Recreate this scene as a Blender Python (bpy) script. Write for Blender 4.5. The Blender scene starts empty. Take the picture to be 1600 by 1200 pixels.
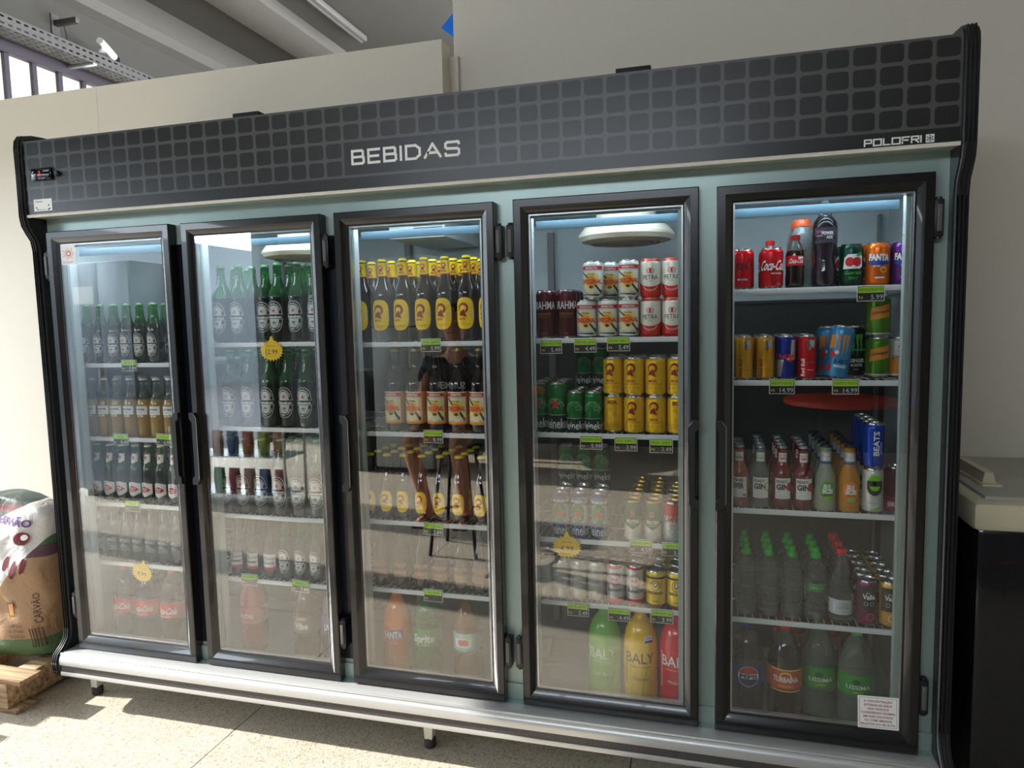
import bpy, bmesh, math, random
from mathutils import Vector, Matrix
from mathutils.geometry import tessellate_polygon
random.seed(7)
SC = bpy.context.scene
COL = SC.collection
PI = math.pi
# ---------------------------------------------------------------- camera
cam_d = bpy.data.cameras.new('camera'); cam = bpy.data.objects.new('camera', cam_d); COL.objects.link(cam)
cam_d.sensor_width = 36; cam_d.lens = 36*1097.3/1600; cam_d.clip_start = .02; cam_d.clip_end = 400
yaw, pitch, roll = 0.2725, -0.0912, -0.0227
fwd = Vector((-math.sin(yaw)*math.cos(pitch), math.cos(yaw)*math.cos(pitch), math.sin(pitch)))
rgt = Vector((math.cos(yaw), math.sin(yaw), 0)); upv = rgt.cross(fwd)
r2 = math.cos(roll)*rgt+math.sin(roll)*upv; u2 = -math.sin(roll)*rgt+math.cos(roll)*upv
M = Matrix((r2, u2, -fwd)).transposed().to_4x4(); M.translation = Vector((2.4205, -2.1345, 1.4998))
cam.matrix_world = M
SC.camera = cam
# ---------------------------------------------------------------- world, sun, exposure
w = bpy.data.worlds.new('sky'); SC.world = w; w.use_nodes = True
nt = w.node_tree; nt.nodes.clear()
o_ = nt.nodes.new('ShaderNodeOutputWorld'); b_ = nt.nodes.new('ShaderNodeBackground')
b_.inputs[0].default_value = (.80, .90, 1.0, 1); b_.inputs[1].default_value = 6.6
nt.links.new(b_.outputs[0], o_.inputs[0])
SUN = Vector((1.96, .27, -1)).normalized()
sd = bpy.data.lights.new('sun', 'SUN'); sd.energy = 6.5; sd.angle = math.radians(.6); sd.color = (1, .96, .91)
so = bpy.data.objects.new('sun', sd); COL.objects.link(so); so.rotation_euler = SUN.to_track_quat('-Z', 'Y').to_euler()
for nm, loc, rot, sx, sy in (('daylight_portal_left', (-2.96, -2.65, 1.33), (0, -PI/2, 0), 2.6, 6.0), ('daylight_portal_added_window', (.74, -5.99, 3.19), (PI/2, 0, 0), 3.88, .54)):  # front portal belongs to the added, unseen fill window
    ld = bpy.data.lights.new(nm, 'AREA'); ld.shape = 'RECTANGLE'; ld.size = sx; ld.size_y = sy; ld.cycles.is_portal = True
    lo = bpy.data.objects.new(nm, ld); COL.objects.link(lo); lo.location = loc; lo.rotation_euler = rot
vs = SC.view_settings; vs.view_transform = 'Standard'; vs.look = 'None'; vs.gamma = 1; vs.exposure = 1.28; vs.use_curve_mapping = False
SC.cycles.max_bounces = 10; SC.cycles.transparent_max_bounces = 24; SC.cycles.transmission_bounces = 8; SC.cycles.glossy_bounces = 4
SC.cycles.caustics_reflective = False; SC.cycles.caustics_refractive = False; SC.cycles.sample_clamp_indirect = 4
# ---------------------------------------------------------------- materials
def lin(c):
    return tuple(((v/255)/12.92 if v/255 <= .04045 else ((v/255+.055)/1.055)**2.4) for v in c)
MATS = {}
def mat(name, rgb, rough=.5, metal=0, coat=0, spec=.5, trans=0, ior=1.45, emit=None, noise=None, bump=0):
    if name in MATS: return MATS[name]
    m = bpy.data.materials.new(name); m.use_nodes = True; MATS[name] = m
    N = m.node_tree.nodes; L = m.node_tree.links; p = N['Principled BSDF']
    p.inputs['Base Color'].default_value = (*lin(rgb), 1); p.inputs['Roughness'].default_value = rough; p.inputs['Metallic'].default_value = metal
    p.inputs['Coat Weight'].default_value = coat; p.inputs['Specular IOR Level'].default_value = spec
    p.inputs['Transmission Weight'].default_value = trans; p.inputs['IOR'].default_value = ior
    if emit:
        p.inputs['Emission Color'].default_value = (*lin(emit[0]), 1); p.inputs['Emission Strength'].default_value = emit[1]
    if noise:       # (scale, amount): mottled colour; roughness varies with it
        tc = N.new('ShaderNodeTexCoord'); n = N.new('ShaderNodeTexNoise'); n.inputs['Scale'].default_value = noise[0]; n.inputs['Detail'].default_value = 6
        mx = N.new('ShaderNodeMix'); mx.data_type = 'RGBA'; k = noise[1]
        c = lin(rgb); mx.inputs[6].default_value = (*[v*(1-k) for v in c], 1); mx.inputs[7].default_value = (*[min(1, v*(1+k)) for v in c], 1)
        L.new(tc.outputs['Object'], n.inputs['Vector']); L.new(n.outputs['Fac'], mx.inputs[0]); L.new(mx.outputs[2], p.inputs['Base Color'])
        if bump:
            bp = N.new('ShaderNodeBump'); bp.inputs['Strength'].default_value = bump; bp.inputs['Distance'].default_value = .004
            L.new(n.outputs['Fac'], bp.inputs['Height']); L.new(bp.outputs[0], p.inputs['Normal'])
    return m
def nodes_of(m): return m.node_tree.nodes, m.node_tree.links, m.node_tree.nodes['Principled BSDF']
def pane_mat(name, f0, tint=(1, 1, 1), dirt=0.0):
    m = bpy.data.materials.new(name); m.use_nodes = True; MATS[name] = m
    N = m.node_tree.nodes; L = m.node_tree.links; N.clear()
    out = N.new('ShaderNodeOutputMaterial'); tr = N.new('ShaderNodeBsdfTransparent'); gl = N.new('ShaderNodeBsdfGlossy'); gl.inputs['Roughness'].default_value = .003
    tr.inputs[0].default_value = (*tint, 1)
    lw = N.new('ShaderNodeLayerWeight'); lw.inputs[0].default_value = .5
    pw = N.new('ShaderNodeMath'); pw.operation = 'POWER'; pw.inputs[1].default_value = 5
    mr = N.new('ShaderNodeMapRange'); mr.inputs[3].default_value = f0; mr.inputs[4].default_value = 1
    L.new(lw.outputs['Facing'], pw.inputs[0]); L.new(pw.outputs[0], mr.inputs[0])
    mx = N.new('ShaderNodeMixShader'); L.new(mr.outputs[0], mx.inputs[0]); L.new(tr.outputs[0], mx.inputs[1]); L.new(gl.outputs[0], mx.inputs[2])
    last = mx
    if dirt:
        tc = N.new('ShaderNodeTexCoord'); n = N.new('ShaderNodeTexNoise'); n.inputs['Scale'].default_value = 5; n.inputs['Detail'].default_value = 8
        mp = N.new('ShaderNodeMapping'); mp.inputs['Scale'].default_value = (3, 1, .7)
        r = N.new('ShaderNodeMapRange'); r.inputs[1].default_value = .4; r.inputs[2].default_value = .8; r.inputs[3].default_value = dirt*.4; r.inputs[4].default_value = dirt
        df = N.new('ShaderNodeBsdfDiffuse'); df.inputs[0].default_value = (.75, .78, .78, 1)
        m2 = N.new('ShaderNodeMixShader')
        L.new(tc.outputs['Object'], mp.inputs[0]); L.new(mp.outputs[0], n.inputs['Vector']); L.new(n.outputs['Fac'], r.inputs[0]); L.new(r.outputs[0], m2.inputs[0])
        L.new(mx.outputs[0], m2.inputs[1]); L.new(df.outputs[0], m2.inputs[2]); last = m2
    L.new(last.outputs[0], out.inputs[0]); return m
BLACKP = mat('black_plastic', (30, 31, 33), .38, noise=(30, .25))
FRAME = mat('door_frame_black', (28, 27, 27), .24, coat=.35, noise=(45, .3))
TEAL = mat('teal_steel', (164, 184, 178), .30, metal=.2, noise=(3, .1))
WHITEP = mat('interior_white', (196, 204, 204), .45)
WIREW = mat('white_wire', (225, 228, 228), .4)
ALU = mat('aluminium', (205, 207, 208), .3, metal=.85)
ALUW = mat('rail_white_aluminium', (196, 197, 196), .32, metal=.5)
DARKS = mat('rail_stripe', (70, 66, 66), .45, noise=(60, .3))
RUBBER = mat('rubber', (48, 44, 44), .7)
FOOTW = mat('foot_metal', (206, 203, 190), .4, metal=.2, noise=(40, .1))
WHITE = mat('print_white', (238, 238, 235), .4); BLACK = mat('print_black', (22, 22, 24), .4)
RED = mat('print_red', (200, 32, 36), .35); CAN_AL = mat('can_aluminium', (200, 202, 205), .22, metal=1)
LIDD = mat('can_lid_dark', (120, 118, 112), .3, metal=1); GOLDM = mat('can_gold', (200, 160, 70), .28, metal=1)
PANE = pane_mat('door_glass', .13, (.98, .992, .988), .002)
LEDM = mat('led_diffuser', (235, 245, 255), .4, emit=((215, 232, 250), 14))
# ---------------------------------------------------------------- mesh helpers
class MB:
    def __init__(s): s.bm = bmesh.new(); s.mats = []
    def mi(s, m):
        if m not in s.mats: s.mats.append(m)
        return s.mats.index(m)
    def face(s, pts, m, smooth=False):
        f = s.bm.faces.new([s.bm.verts.new(p) for p in pts]); f.material_index = s.mi(m); f.smooth = smooth; return f
    def box(s, x0, x1, y0, y1, z0, z1, m, bev=0):
        vs = [s.bm.verts.new(p) for p in ((x0,y0,z0),(x1,y0,z0),(x1,y1,z0),(x0,y1,z0),(x0,y0,z1),(x1,y0,z1),(x1,y1,z1),(x0,y1,z1))]
        fs = [s.bm.faces.new([vs[i] for i in q]) for q in ((0,3,2,1),(4,5,6,7),(0,1,5,4),(1,2,6,5),(2,3,7,6),(3,0,4,7))]
        k = s.mi(m)
        for f in fs: f.material_index = k
        if bev:
            es = list({e for f in fs for e in f.edges})
            r = bmesh.ops.bevel(s.bm, geom=es, offset=bev, segments=2, affect='EDGES', profile=.5)
            for f in r['faces']: f.material_index = k
    def prism(s, prof, axis, a, b, m):      # prof: closed 2-D outline, extruded along axis from a to b
        def P(u, v, t): return {'x': (t, u, v), 'y': (u, t, v), 'z': (u, v, t)}[axis]
        A = [s.bm.verts.new(P(u, v, a)) for u, v in prof]; B = [s.bm.verts.new(P(u, v, b)) for u, v in prof]
        k = s.mi(m); n = len(prof); fs = []
        for i in range(n):
            fs.append(s.bm.faces.new([A[i], A[(i+1) % n], B[(i+1) % n], B[i]]))
        for ring in (A, B):
            for tri in tessellate_polygon([[Vector((p[0], p[1], 0)) for p in prof]]):
                fs.append(s.bm.faces.new([ring[t] for t in tri]))
        for f in fs: f.material_index = k
        bmesh.ops.recalc_face_normals(s.bm, faces=fs); return fs
    def lathe(s, prof, m, seg=28, at=(0, 0, 0), mats=None, cap=True):
        rings = []
        for r, z in prof:
            rings.append([s.bm.verts.new((at[0]+r*math.sin(2*PI*i/seg), at[1]-r*math.cos(2*PI*i/seg), at[2]+z)) for i in range(seg)] if r > 1e-6 else [s.bm.verts.new((at[0], at[1], at[2]+z))])
        for j in range(len(prof)-1):
            A, B = rings[j], rings[j+1]; mm = s.mi(mats[j] if mats else m)
            for i in range(seg):
                i2 = (i+1) % seg
                if len(A) == 1 and len(B) == 1: continue
                q = [A[0], B[i2], B[i]] if len(A) == 1 else ([A[i], A[i2], B[0]] if len(B) == 1 else [A[i], A[i2], B[i2], B[i]])
                f = s.bm.faces.new(q); f.smooth = True; f.material_index = mm
    def tube(s, pts, r, m, seg=8, closed=False):
        pts = [Vector(p) for p in pts]; n = len(pts); rings = []
        for i, p in enumerate(pts):
            a = pts[i-1] if (i > 0 or closed) else p; b = pts[(i+1) % n] if (i < n-1 or closed) else p
            d = (b-a).normalized(); u = d.cross(Vector((0, 0, 1)));
            if u.length < 1e-3: u = d.cross(Vector((1, 0, 0)))
            u.normalize(); v = d.cross(u)
            rr = r[i] if isinstance(r, (list, tuple)) else r
            rings.append([s.bm.verts.new(p+rr*(math.cos(2*PI*k/seg)*u+math.sin(2*PI*k/seg)*v)) for k in range(seg)])
        k_ = s.mi(m)
        for i in range(n if closed else n-1):
            A, B = rings[i], rings[(i+1) % n]
            for k in range(seg):
                f = s.bm.faces.new([A[k], A[(k+1) % seg], B[(k+1) % seg], B[k]]); f.smooth = True; f.material_index = k_
        if not closed:
            for R in (rings[0], rings[-1]):
                f = s.bm.faces.new(R); f.material_index = k_
    def build(s, name, parent=None, sharp=35, recalc=False):
        if recalc: bmesh.ops.recalc_face_normals(s.bm, faces=s.bm.faces)
        me = bpy.data.meshes.new(name); s.bm.to_mesh(me); s.bm.free()
        for m in s.mats: me.materials.append(m)
        if sharp: me.set_sharp_from_angle(angle=math.radians(sharp))
        o = bpy.data.objects.new(name, me); COL.objects.link(o); o.parent = parent
        return o
def empty(name, loc, rz=0):
    o = bpy.data.objects.new(name, None); COL.objects.link(o); o.location = loc; o.rotation_euler = (0, 0, rz); o.empty_display_size = .05; return o
def tag(o, label, cat, group=None):
    o['label'] = label; o['category'] = cat
    if group: o['group'] = group
    return o
def struct(o, label=None):
    o['kind'] = 'structure'
    if label: o['label'] = label
    return o
# ---------------------------------------------------------------- printed artwork (flat outlines and lettering, bent round the body they are printed on)
_FC = {}
def text_tris(txt, bold):
    key = (txt, bold)
    if key in _FC: return _FC[key]
    cu = bpy.data.curves.new('lettering', 'FONT'); cu.body = txt; cu.resolution_u = 2; cu.offset = bold; cu.size = 1
    ob = bpy.data.objects.new('lettering', cu); COL.objects.link(ob)
    dg = bpy.context.evaluated_depsgraph_get(); me = bpy.data.meshes.new_from_object(ob.evaluated_get(dg))
    me.calc_loop_triangles(); vv = [v.co.copy() for v in me.vertices]
    tris = [[(vv[i].x, vv[i].y) for i in t.vertices] for t in me.loop_triangles]
    xs = [p[0] for t in tris for p in t] or [0, 1]
    x0, x1 = min(xs), max(xs)
    tris = [[(p[0]-x0, p[1]) for p in t] for t in tris]
    bpy.data.objects.remove(ob); bpy.data.curves.remove(cu); bpy.data.meshes.remove(me)
    _FC[key] = (tris, x1-x0); return _FC[key]
class Art:
    def __init__(s): s.items = []       # (tri list, material, layer)
    def poly(s, pts, m, lay=0):
        pts = [Vector((p[0], p[1], 0)) for p in pts]
        s.items.append(([[(pts[i].x, pts[i].y) for i in t] for t in tessellate_polygon([pts])], m, lay)); return s
    def rect(s, x0, x1, z0, z1, m, lay=0): return s.poly([(x0, z0), (x1, z0), (x1, z1), (x0, z1)], m, lay)
    def ell(s, cx, cz, rx, rz, m, lay=0, n=24, a0=0, a1=360): return s.poly([(cx+rx*math.cos(math.radians(a0+(a1-a0)*i/n)), cz+rz*math.sin(math.radians(a0+(a1-a0)*i/n))) for i in range(n if a1-a0 >= 360 else n+1)], m, lay)
    def ring(s, cx, cz, rx, rz, t, m, lay=0, n=24, a0=0, a1=360):
        P = lambda a, k: (cx+(rx-k)*math.cos(a), cz+(rz-k)*math.sin(a)); tr = []
        for i in range(n):
            a, b = math.radians(a0+(a1-a0)*i/n), math.radians(a0+(a1-a0)*(i+1)/n)
            tr += [[P(a, 0), P(b, 0), P(b, t)], [P(a, 0), P(b, t), P(a, t)]]
        s.items.append((tr, m, lay)); return s
    def star(s, cx, cz, r, m, lay=0, k=.4, n=5, rot=90):
        return s.poly([(cx+(r if i % 2 == 0 else r*k)*math.cos(math.radians(rot+i*180/n)), cz+(r if i % 2 == 0 else r*k)*math.sin(math.radians(rot+i*180/n))) for i in range(2*n)], m, lay)
    def stad(s, cx, cz, rx, rz, m, lay=0, n=32, e=2.6):
        return s.poly([(cx+rx*math.copysign(abs(math.cos(2*PI*i/n))**(2/e), math.cos(2*PI*i/n)), cz+rz*math.copysign(abs(math.sin(2*PI*i/n))**(2/e), math.sin(2*PI*i/n))) for i in range(n)], m, lay)
    def text(s, t, cx, cz, h, m, lay=1, w=None, bold=0, shear=0, rot=0, sx=1, align='c'):
        tris, tw = text_tris(t, bold); k = h/.73; kx = k*sx
        if w: kx = w/tw
        ca, sa = math.cos(math.radians(rot)), math.sin(math.radians(rot)); out = []
        off = {'c': -tw*kx/2, 'l': 0, 'r': -tw*kx}[align]
        for tr in tris:
            q = []
            for x, y in tr:
                X = x*kx+off+shear*(y*k); Y = y*k-h/2
                q.append((cx+X*ca-Y*sa, cz+X*sa+Y*ca))
            out.append(q)
        s.items.append((out, m, lay)); return s
    def arc(s, t, cx, cz, rx, rz, h, m, lay=1, a0=150, a1=30, bold=.02, flip=False):
        for i, ch in enumerate(t):
            if ch == ' ': continue
            a = a0+(a1-a0)*(i+.5)/len(t); ra = math.radians(a)
            s.text(ch, cx+rx*math.cos(ra), cz+rz*math.sin(ra), h, m, lay, bold=bold, rot=(a-90 if not flip else a+90))
        return s
    def build(s, name, parent, rad=None, step=.0045, eps=.00025, lay_eps=.00012, rot=0, zstep=None):
        """rad(z) gives the radius of the body; None keeps the artwork flat in the XZ plane"""
        mats = []; bm = bmesh.new()
        for tris, m, lay in s.items:
            if m not in mats: mats.append(m)
            k = mats.index(m); b2 = bmesh.new()
            for t in tris:
                try: b2.faces.new([b2.verts.new((x, lay, z)) for x, z in t])
                except ValueError: pass
            if rad:
                xs = [v.co.x for v in b2.verts]
                if xs:
                    x = math.floor(min(xs)/step)*step+step
                    while x < max(xs):
                        bmesh.ops.bisect_plane(b2, geom=b2.verts[:]+b2.edges[:]+b2.faces[:], plane_co=(x, 0, 0), plane_no=(1, 0, 0)); x += step
                if zstep:
                    zs = [v.co.z for v in b2.verts]; z = math.floor(min(zs)/zstep)*zstep+zstep
                    while z < max(zs):
                        bmesh.ops.bisect_plane(b2, geom=b2.verts[:]+b2.edges[:]+b2.faces[:], plane_co=(0, 0, z), plane_no=(0, 0, 1)); z += zstep
            vm = {}
            for v in b2.verts:
                x, l, z = v.co
                if rad:
                    R = rad(z); a = x/R+rot; R += eps+l*lay_eps; vm[v] = bm.verts.new((R*math.sin(a), -R*math.cos(a), z))
                else: vm[v] = bm.verts.new((x, -eps-l*lay_eps, z))
            for f in b2.faces:
                g = bm.faces.new([vm[v] for v in f.verts]); g.material_index = k; g.smooth = bool(rad)
            b2.free()
        for f in bm.faces:
            f.normal_update(); c = f.calc_center_median()
            out = Vector((c.x, c.y, 0)) if rad else Vector((0, -1, 0))
            if f.normal.dot(out) < 0: f.normal_flip()
        me = bpy.data.meshes.new(name); bm.to_mesh(me); bm.free()
        for m in mats: me.materials.append(m)
        o = bpy.data.objects.new(name, me); COL.objects.link(o); o.parent = parent; return o
STROKES = {'B': [[(0,0),(0,1),(.85,1),(.95,.9),(.95,.6),(.85,.52),(0,.52)],[(.85,.52),(1,.42),(1,.1),(.88,0),(0,0)]], 'E': [[(1,1),(0,1),(0,0),(1,0)],[(0,.5),(.9,.5)]],
 'I': [[(0,0),(0,1)]], 'D': [[(0,0),(0,1),(.7,1),(1,.75),(1,.25),(.7,0),(0,0)]], 'A': [[(0,0),(.5,1),(1,0)],[(.2,.33),(.8,.33)]],
 'S': [[(1,.86),(.96,.97),(.88,1),(.12,1),(0,.88),(0,.64),(.12,.53),(.88,.49),(1,.38),(1,.12),(.88,0),(.1,0),(.03,.03),(0,.14)]],
 'P': [[(0,0),(0,1),(1,1),(1,.45),(0,.45)]], 'O': [[(0,0),(0,1),(1,1),(1,0),(0,0)]], 'L': [[(0,1),(0,0),(1,0)]], 'F': [[(0,0),(0,1),(1,1)],[(0,.5),(.8,.5)]], 'R': [[(0,0),(0,1),(1,1),(1,.5),(0,.5)],[(.45,.5),(1,0)]]}
def stroke(art, pts, t, m, lay):
    for i in range(len(pts)-1):
        lay += .35; a, b = Vector(pts[i]), Vector(pts[i+1]); d = (b-a)
        if d.length < 1e-6: continue
        d.normalize(); n = Vector((-d.y, d.x))*t/2; e = d*t*.42
        art.poly([a-e-n, b+e-n, b+e+n, a-e+n], m, lay)
def stroke_word(art, word, x0, z0, widths, h, t, gap, m, lay=1):
    x = x0
    for ch, wd in zip(word, widths):
        for pl in STROKES[ch]: stroke(art, [(x+p[0]*wd, z0+p[1]*h) for p in pl], t, m, lay)
        x += wd+gap
    return x
# ---------------------------------------------------------------- the room
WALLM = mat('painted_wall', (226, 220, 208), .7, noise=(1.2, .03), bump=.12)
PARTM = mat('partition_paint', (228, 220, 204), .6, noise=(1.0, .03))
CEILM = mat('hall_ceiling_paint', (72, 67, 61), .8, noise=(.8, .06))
SHOPW = mat('shop_wall_paint', (58, 59, 59), .7, noise=(1, .1))
def floor_mat():
    m = mat('speckled_concrete', (166, 158, 146), .5); N, L, p = nodes_of(m)
    tc = N.new('ShaderNodeTexCoord')
    v = N.new('ShaderNodeTexVoronoi'); v.inputs['Scale'].default_value = 150; L.new(tc.outputs['Object'], v.inputs['Vector'])
    cr = N.new('ShaderNodeValToRGB'); e = cr.color_ramp.elements
    e[0].position = 0; e[0].color = (*lin((120, 108, 92)), 1); e[1].position = .25; e[1].color = (*lin((168, 157, 140)), 1)
    x = e.new(.8); x.color = (*lin((190, 180, 162)), 1)
    L.new(v.outputs['Color'], cr.inputs[0])
    n = N.new('ShaderNodeTexNoise'); n.inputs['Scale'].default_value = 2.2; n.inputs['Detail'].default_value = 7; L.new(tc.outputs['Object'], n.inputs['Vector'])
    mx = N.new('ShaderNodeMix'); mx.data_type = 'RGBA'; mx.blend_type = 'MULTIPLY'; mx.inputs[0].default_value = .55
    mr = N.new('ShaderNodeMapRange'); mr.inputs[3].default_value = .7; mr.inputs[4].default_value = 1.15; L.new(n.outputs['Fac'], mr.inputs[0])
    L.new(cr.outputs[0], mx.inputs[6]); L.new(mr.outputs[0], mx.inputs[7])
    sx = N.new('ShaderNodeSeparateXYZ'); L.new(tc.outputs['Object'], sx.inputs[0])
    def line(sock, off, per):
        a = N.new('ShaderNodeMath'); a.operation = 'ADD'; a.inputs[1].default_value = off; L.new(sock, a.inputs[0])
        q = N.new('ShaderNodeMath'); q.operation = 'PINGPONG'; q.inputs[1].default_value = per/2; L.new(a.outputs[0], q.inputs[0])
        c = N.new('ShaderNodeMath'); c.operation = 'LESS_THAN'; c.inputs[1].default_value = .0022; L.new(q.outputs[0], c.inputs[0]); return c
    a = line(sx.outputs[0], -.725, 1.45); b = line(sx.outputs[1], .95, 1.45)
    s = N.new('ShaderNodeMath'); s.operation = 'MAXIMUM'; L.new(a.outputs[0], s.inputs[0]); L.new(b.outputs[0], s.inputs[1])
    m2 = N.new('ShaderNodeMix'); m2.data_type = 'RGBA'; m2.inputs[7].default_value = (*lin((70, 64, 58)), 1)
    L.new(s.outputs[0], m2.inputs[0]); L.new(mx.outputs[2], m2.inputs[6]); L.new(m2.outputs[2], p.inputs['Base Color'])
    bp = N.new('ShaderNodeBump'); bp.inputs['Strength'].default_value = .35; bp.inputs['Distance'].default_value = .003
    L.new(v.outputs['Distance'], bp.inputs['Height']); L.new(bp.outputs[0], p.inputs['Normal'])
    return m
FLOORM = floor_mat()
def slab(name, x0, x1, y0, y1, z0, z1, m):
    b = MB(); b.box(x0, x1, y0, y1, z0, z1, m); return struct(b.build(name))
slab('floor', -3.3, 6, -9, 7, -.1, 0, FLOORM)
slab('floor_street', -14, -3.3, -34, 14, -.14, -.04, mat('asphalt', (74, 74, 76), .85, noise=(20, .15)))
slab('wall_back', 1.335, 5.6, .92, 1.0, 0, 4.75, WALLM)
b = MB(); b.box(-3, -.513, .80, .90, 0, 2.70, PARTM); b.box(-.511, 1.322, .80, .90, 0, 2.70, PARTM); b.box(-.513, -.511, .803, .90, 0, 2.70, PARTM)
struct(b.build('wall_partition'))
b = MB(); b.box(1.322, 1.36, .895, .925, 0, 2.66, WALLM); struct(b.build('trim_1'))
slab('wall_right', 5.5, 5.6, -6, .92, 0, 3.5, WALLM)
b = MB(); b.box(-3, 5.6, -6.1, -6, 0, 2.92, SHOPW); b.box(-3, 5.6, -6.1, -6, 3.46, 3.5, SHOPW); b.box(-3, -1.2, -6.1, -6, 2.92, 3.46, SHOPW); b.box(2.68, 5.6, -6.1, -6, 2.92, 3.46, SHOPW); struct(b.build('wall_front'))
b = MB(); [b.box(-1.2+i*.97-.02, -1.2+i*.97+.02, -6.07, -6.02, 2.92, 3.46, SHOPW) for i in range(1, 4)]; struct(b.build('window_added_fill'))  # unseen high window band added to bring in fill light
slab('ceiling', -3, 5.6, -6, .95, 3.5, 3.6, mat('shop_ceiling_paint', (200, 198, 190), .8))
# left side: high opening to the street, one post
b = MB(); b.box(-3.12, -3, -6.1, .9, 2.68, 3.5, SHOPW); b.box(-3.12, -3, -2.06, -1.72, 0, 2.68, SHOPW); b.box(-3.12, -3, -6.1, -5.6, 0, 2.68, SHOPW); b.box(-3.12, -3, .36, .9, 0, 2.68, SHOPW)
struct(b.build('wall_left'))
slab('wall_added_street_white', -10.3, -10, -5.5, 14, -.04, 3.6, mat('added_wall_white', (200, 202, 200), .8, noise=(.6, .1)))  # unseen white wall added to brighten reflections in the door frame bevels
slab('wall_added_street_dark', -10.3, -10, -34, -5.5, -.04, 3.6, mat('added_wall_dark', (86, 92, 96), .8, noise=(.6, .2)))  # unseen dark wall added to keep bright sky out of the mirrored view
# hall behind the partition
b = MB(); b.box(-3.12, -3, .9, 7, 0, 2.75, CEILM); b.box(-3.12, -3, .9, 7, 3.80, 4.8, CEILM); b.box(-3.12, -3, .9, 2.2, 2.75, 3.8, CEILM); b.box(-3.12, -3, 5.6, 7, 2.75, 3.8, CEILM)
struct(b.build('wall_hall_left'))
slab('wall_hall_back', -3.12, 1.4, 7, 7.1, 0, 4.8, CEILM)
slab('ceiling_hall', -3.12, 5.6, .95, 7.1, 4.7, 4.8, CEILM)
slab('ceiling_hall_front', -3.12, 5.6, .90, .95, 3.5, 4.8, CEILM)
b = MB(); b.prism([(-3, 4.32), (-2.9, 4.36), (-2.86, 4.44), (-2.9, 4.7), (-3, 4.7)], 'y', .95, 7, mat('moulding_paint', (92, 86, 79), .7)); struct(b.build('trim_2'))
b = MB(); b.prism([(-2.15, 4.56), (-1.9, 4.52), (-1.7, 4.58), (-1.7, 4.7), (-2.15, 4.7)], 'y', .95, 7, mat('moulding_paint', (92, 86, 79), .7)); struct(b.build('trim_3'))
WINF = mat('window_frame_paint', (50, 38, 46), .5)
m = mat('corrugated_translucent', (225, 225, 215), .5, trans=0); N, L, p = nodes_of(m)
wv = N.new('ShaderNodeTexWave'); wv.bands_direction = 'Y'; wv.inputs['Scale'].default_value = 12; tc = N.new('ShaderNodeTexCoord'); L.new(tc.outputs['Object'], wv.inputs['Vector'])
N.clear(); out = N.new('ShaderNodeOutputMaterial'); tr = N.new('ShaderNodeBsdfTranslucent'); tr.inputs[0].default_value = (.42, .42, .39, 1); d2 = N.new('ShaderNodeBsdfDiffuse'); d2.inputs[0].default_value = (.8, .8, .76, 1)
wv = N.new('ShaderNodeTexWave'); wv.bands_direction = 'Y'; wv.inputs['Scale'].default_value = 12; tc = N.new('ShaderNodeTexCoord'); L.new(tc.outputs['Object'], wv.inputs['Vector'])
mr = N.new('ShaderNodeMapRange'); mr.inputs[3].default_value = .1; mr.inputs[4].default_value = .35; L.new(wv.outputs['Fac'], mr.inputs[0])
mx = N.new('ShaderNodeMixShader'); L.new(mr.outputs[0], mx.inputs[0]); L.new(tr.outputs[0], mx.inputs[1]); L.new(d2.outputs[0], mx.inputs[2]); L.new(mx.outputs[0], out.inputs[0])
TRANSL = m
b = MB(); b.box(-3.06, -3.055, 2.2, 5.6, 2.75, 3.76, TRANSL); wn = struct(b.build('window_1'))
b = MB(); b.box(-3.04, -2.98, 2.15, 5.65, 3.72, 3.81, WINF)
for k in range(13): b.box(-3.03, -2.995, 2.16+k*.245, 2.20+k*.245, 2.75, 3.72, WINF)
b.build('window_frame', wn)
# cable tray
TRAYM = mat('galvanised_tray', (88, 83, 80), .5, metal=.1)
t = tag(empty('cable_tray', (-2.82, 3.4, 3.80)), 'long perforated grey metal cable tray hanging under the hall ceiling', 'cable tray')
b = MB()
def perf(bm, u0, u1, n, fn):        # strip along y with slots
    L_ = (u1-u0)/n
    for i in range(n):
        a = u0+i*L_
        bm.face(fn(a, a+L_*.45, 0, 1), TRAYM); bm.face(fn(a+L_*.45, a+L_, 0, .34), TRAYM); bm.face(fn(a+L_*.45, a+L_, .66, 1), TRAYM)
for z0, z1 in ((0, .05), (.05, .10)):
    perf(b, -1.6, 2.4, 60, lambda a, c, p0, p1: [(.1, a, z0+p0*(z1-z0)), (.1, c, z0+p0*(z1-z0)), (.1, c, z0+p1*(z1-z0)), (.1, a, z0+p1*(z1-z0))])
for k in range(4):
    perf(b, -1.6, 2.4, 60, lambda a, c, p0, p1: [(-.1+.05*(k+p0), a, 0), (-.1+.05*(k+p0), c, 0), (-.1+.05*(k+p1), c, 0), (-.1+.05*(k+p1), a, 0)])
b.box(-.101, -.099, -1.6, 2.4, 0, .1, TRAYM)
b.build('tray', t, sharp=0); b = MB(); b.box(-.16, .12, -.42, -.38, -.02, -.003, ALU); b.build('support_plate', t)
b = MB(); b.tube([(.06, -1.6+i*.2, .10+.012*math.sin(i*1.7)) for i in range(21)], .009, RUBBER, 6); b.build('cable', t)
t = tag(empty('wall_bracket', (-3, 2.9, 4.12)), 'grey metal channel bracket on the hall wall above the cable tray', 'bracket')
b = MB(); b.box(.0, .012, -.04, .04, -.09, .08, TRAYM); b.box(.012, .25, -.02, .02, -.02, .025, TRAYM, .003); b.build('arm', t); b = MB(); b.tube([(.1, 0, -.02), (.13, .01, -.21)], .004, RUBBER, 6); b.build('hanger_rod', t)
t = tag(empty('security_camera', (-2.70, 3.15, 3.905), math.radians(20)), 'white bullet security camera with black front on the cable tray', 'security camera')
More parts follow.
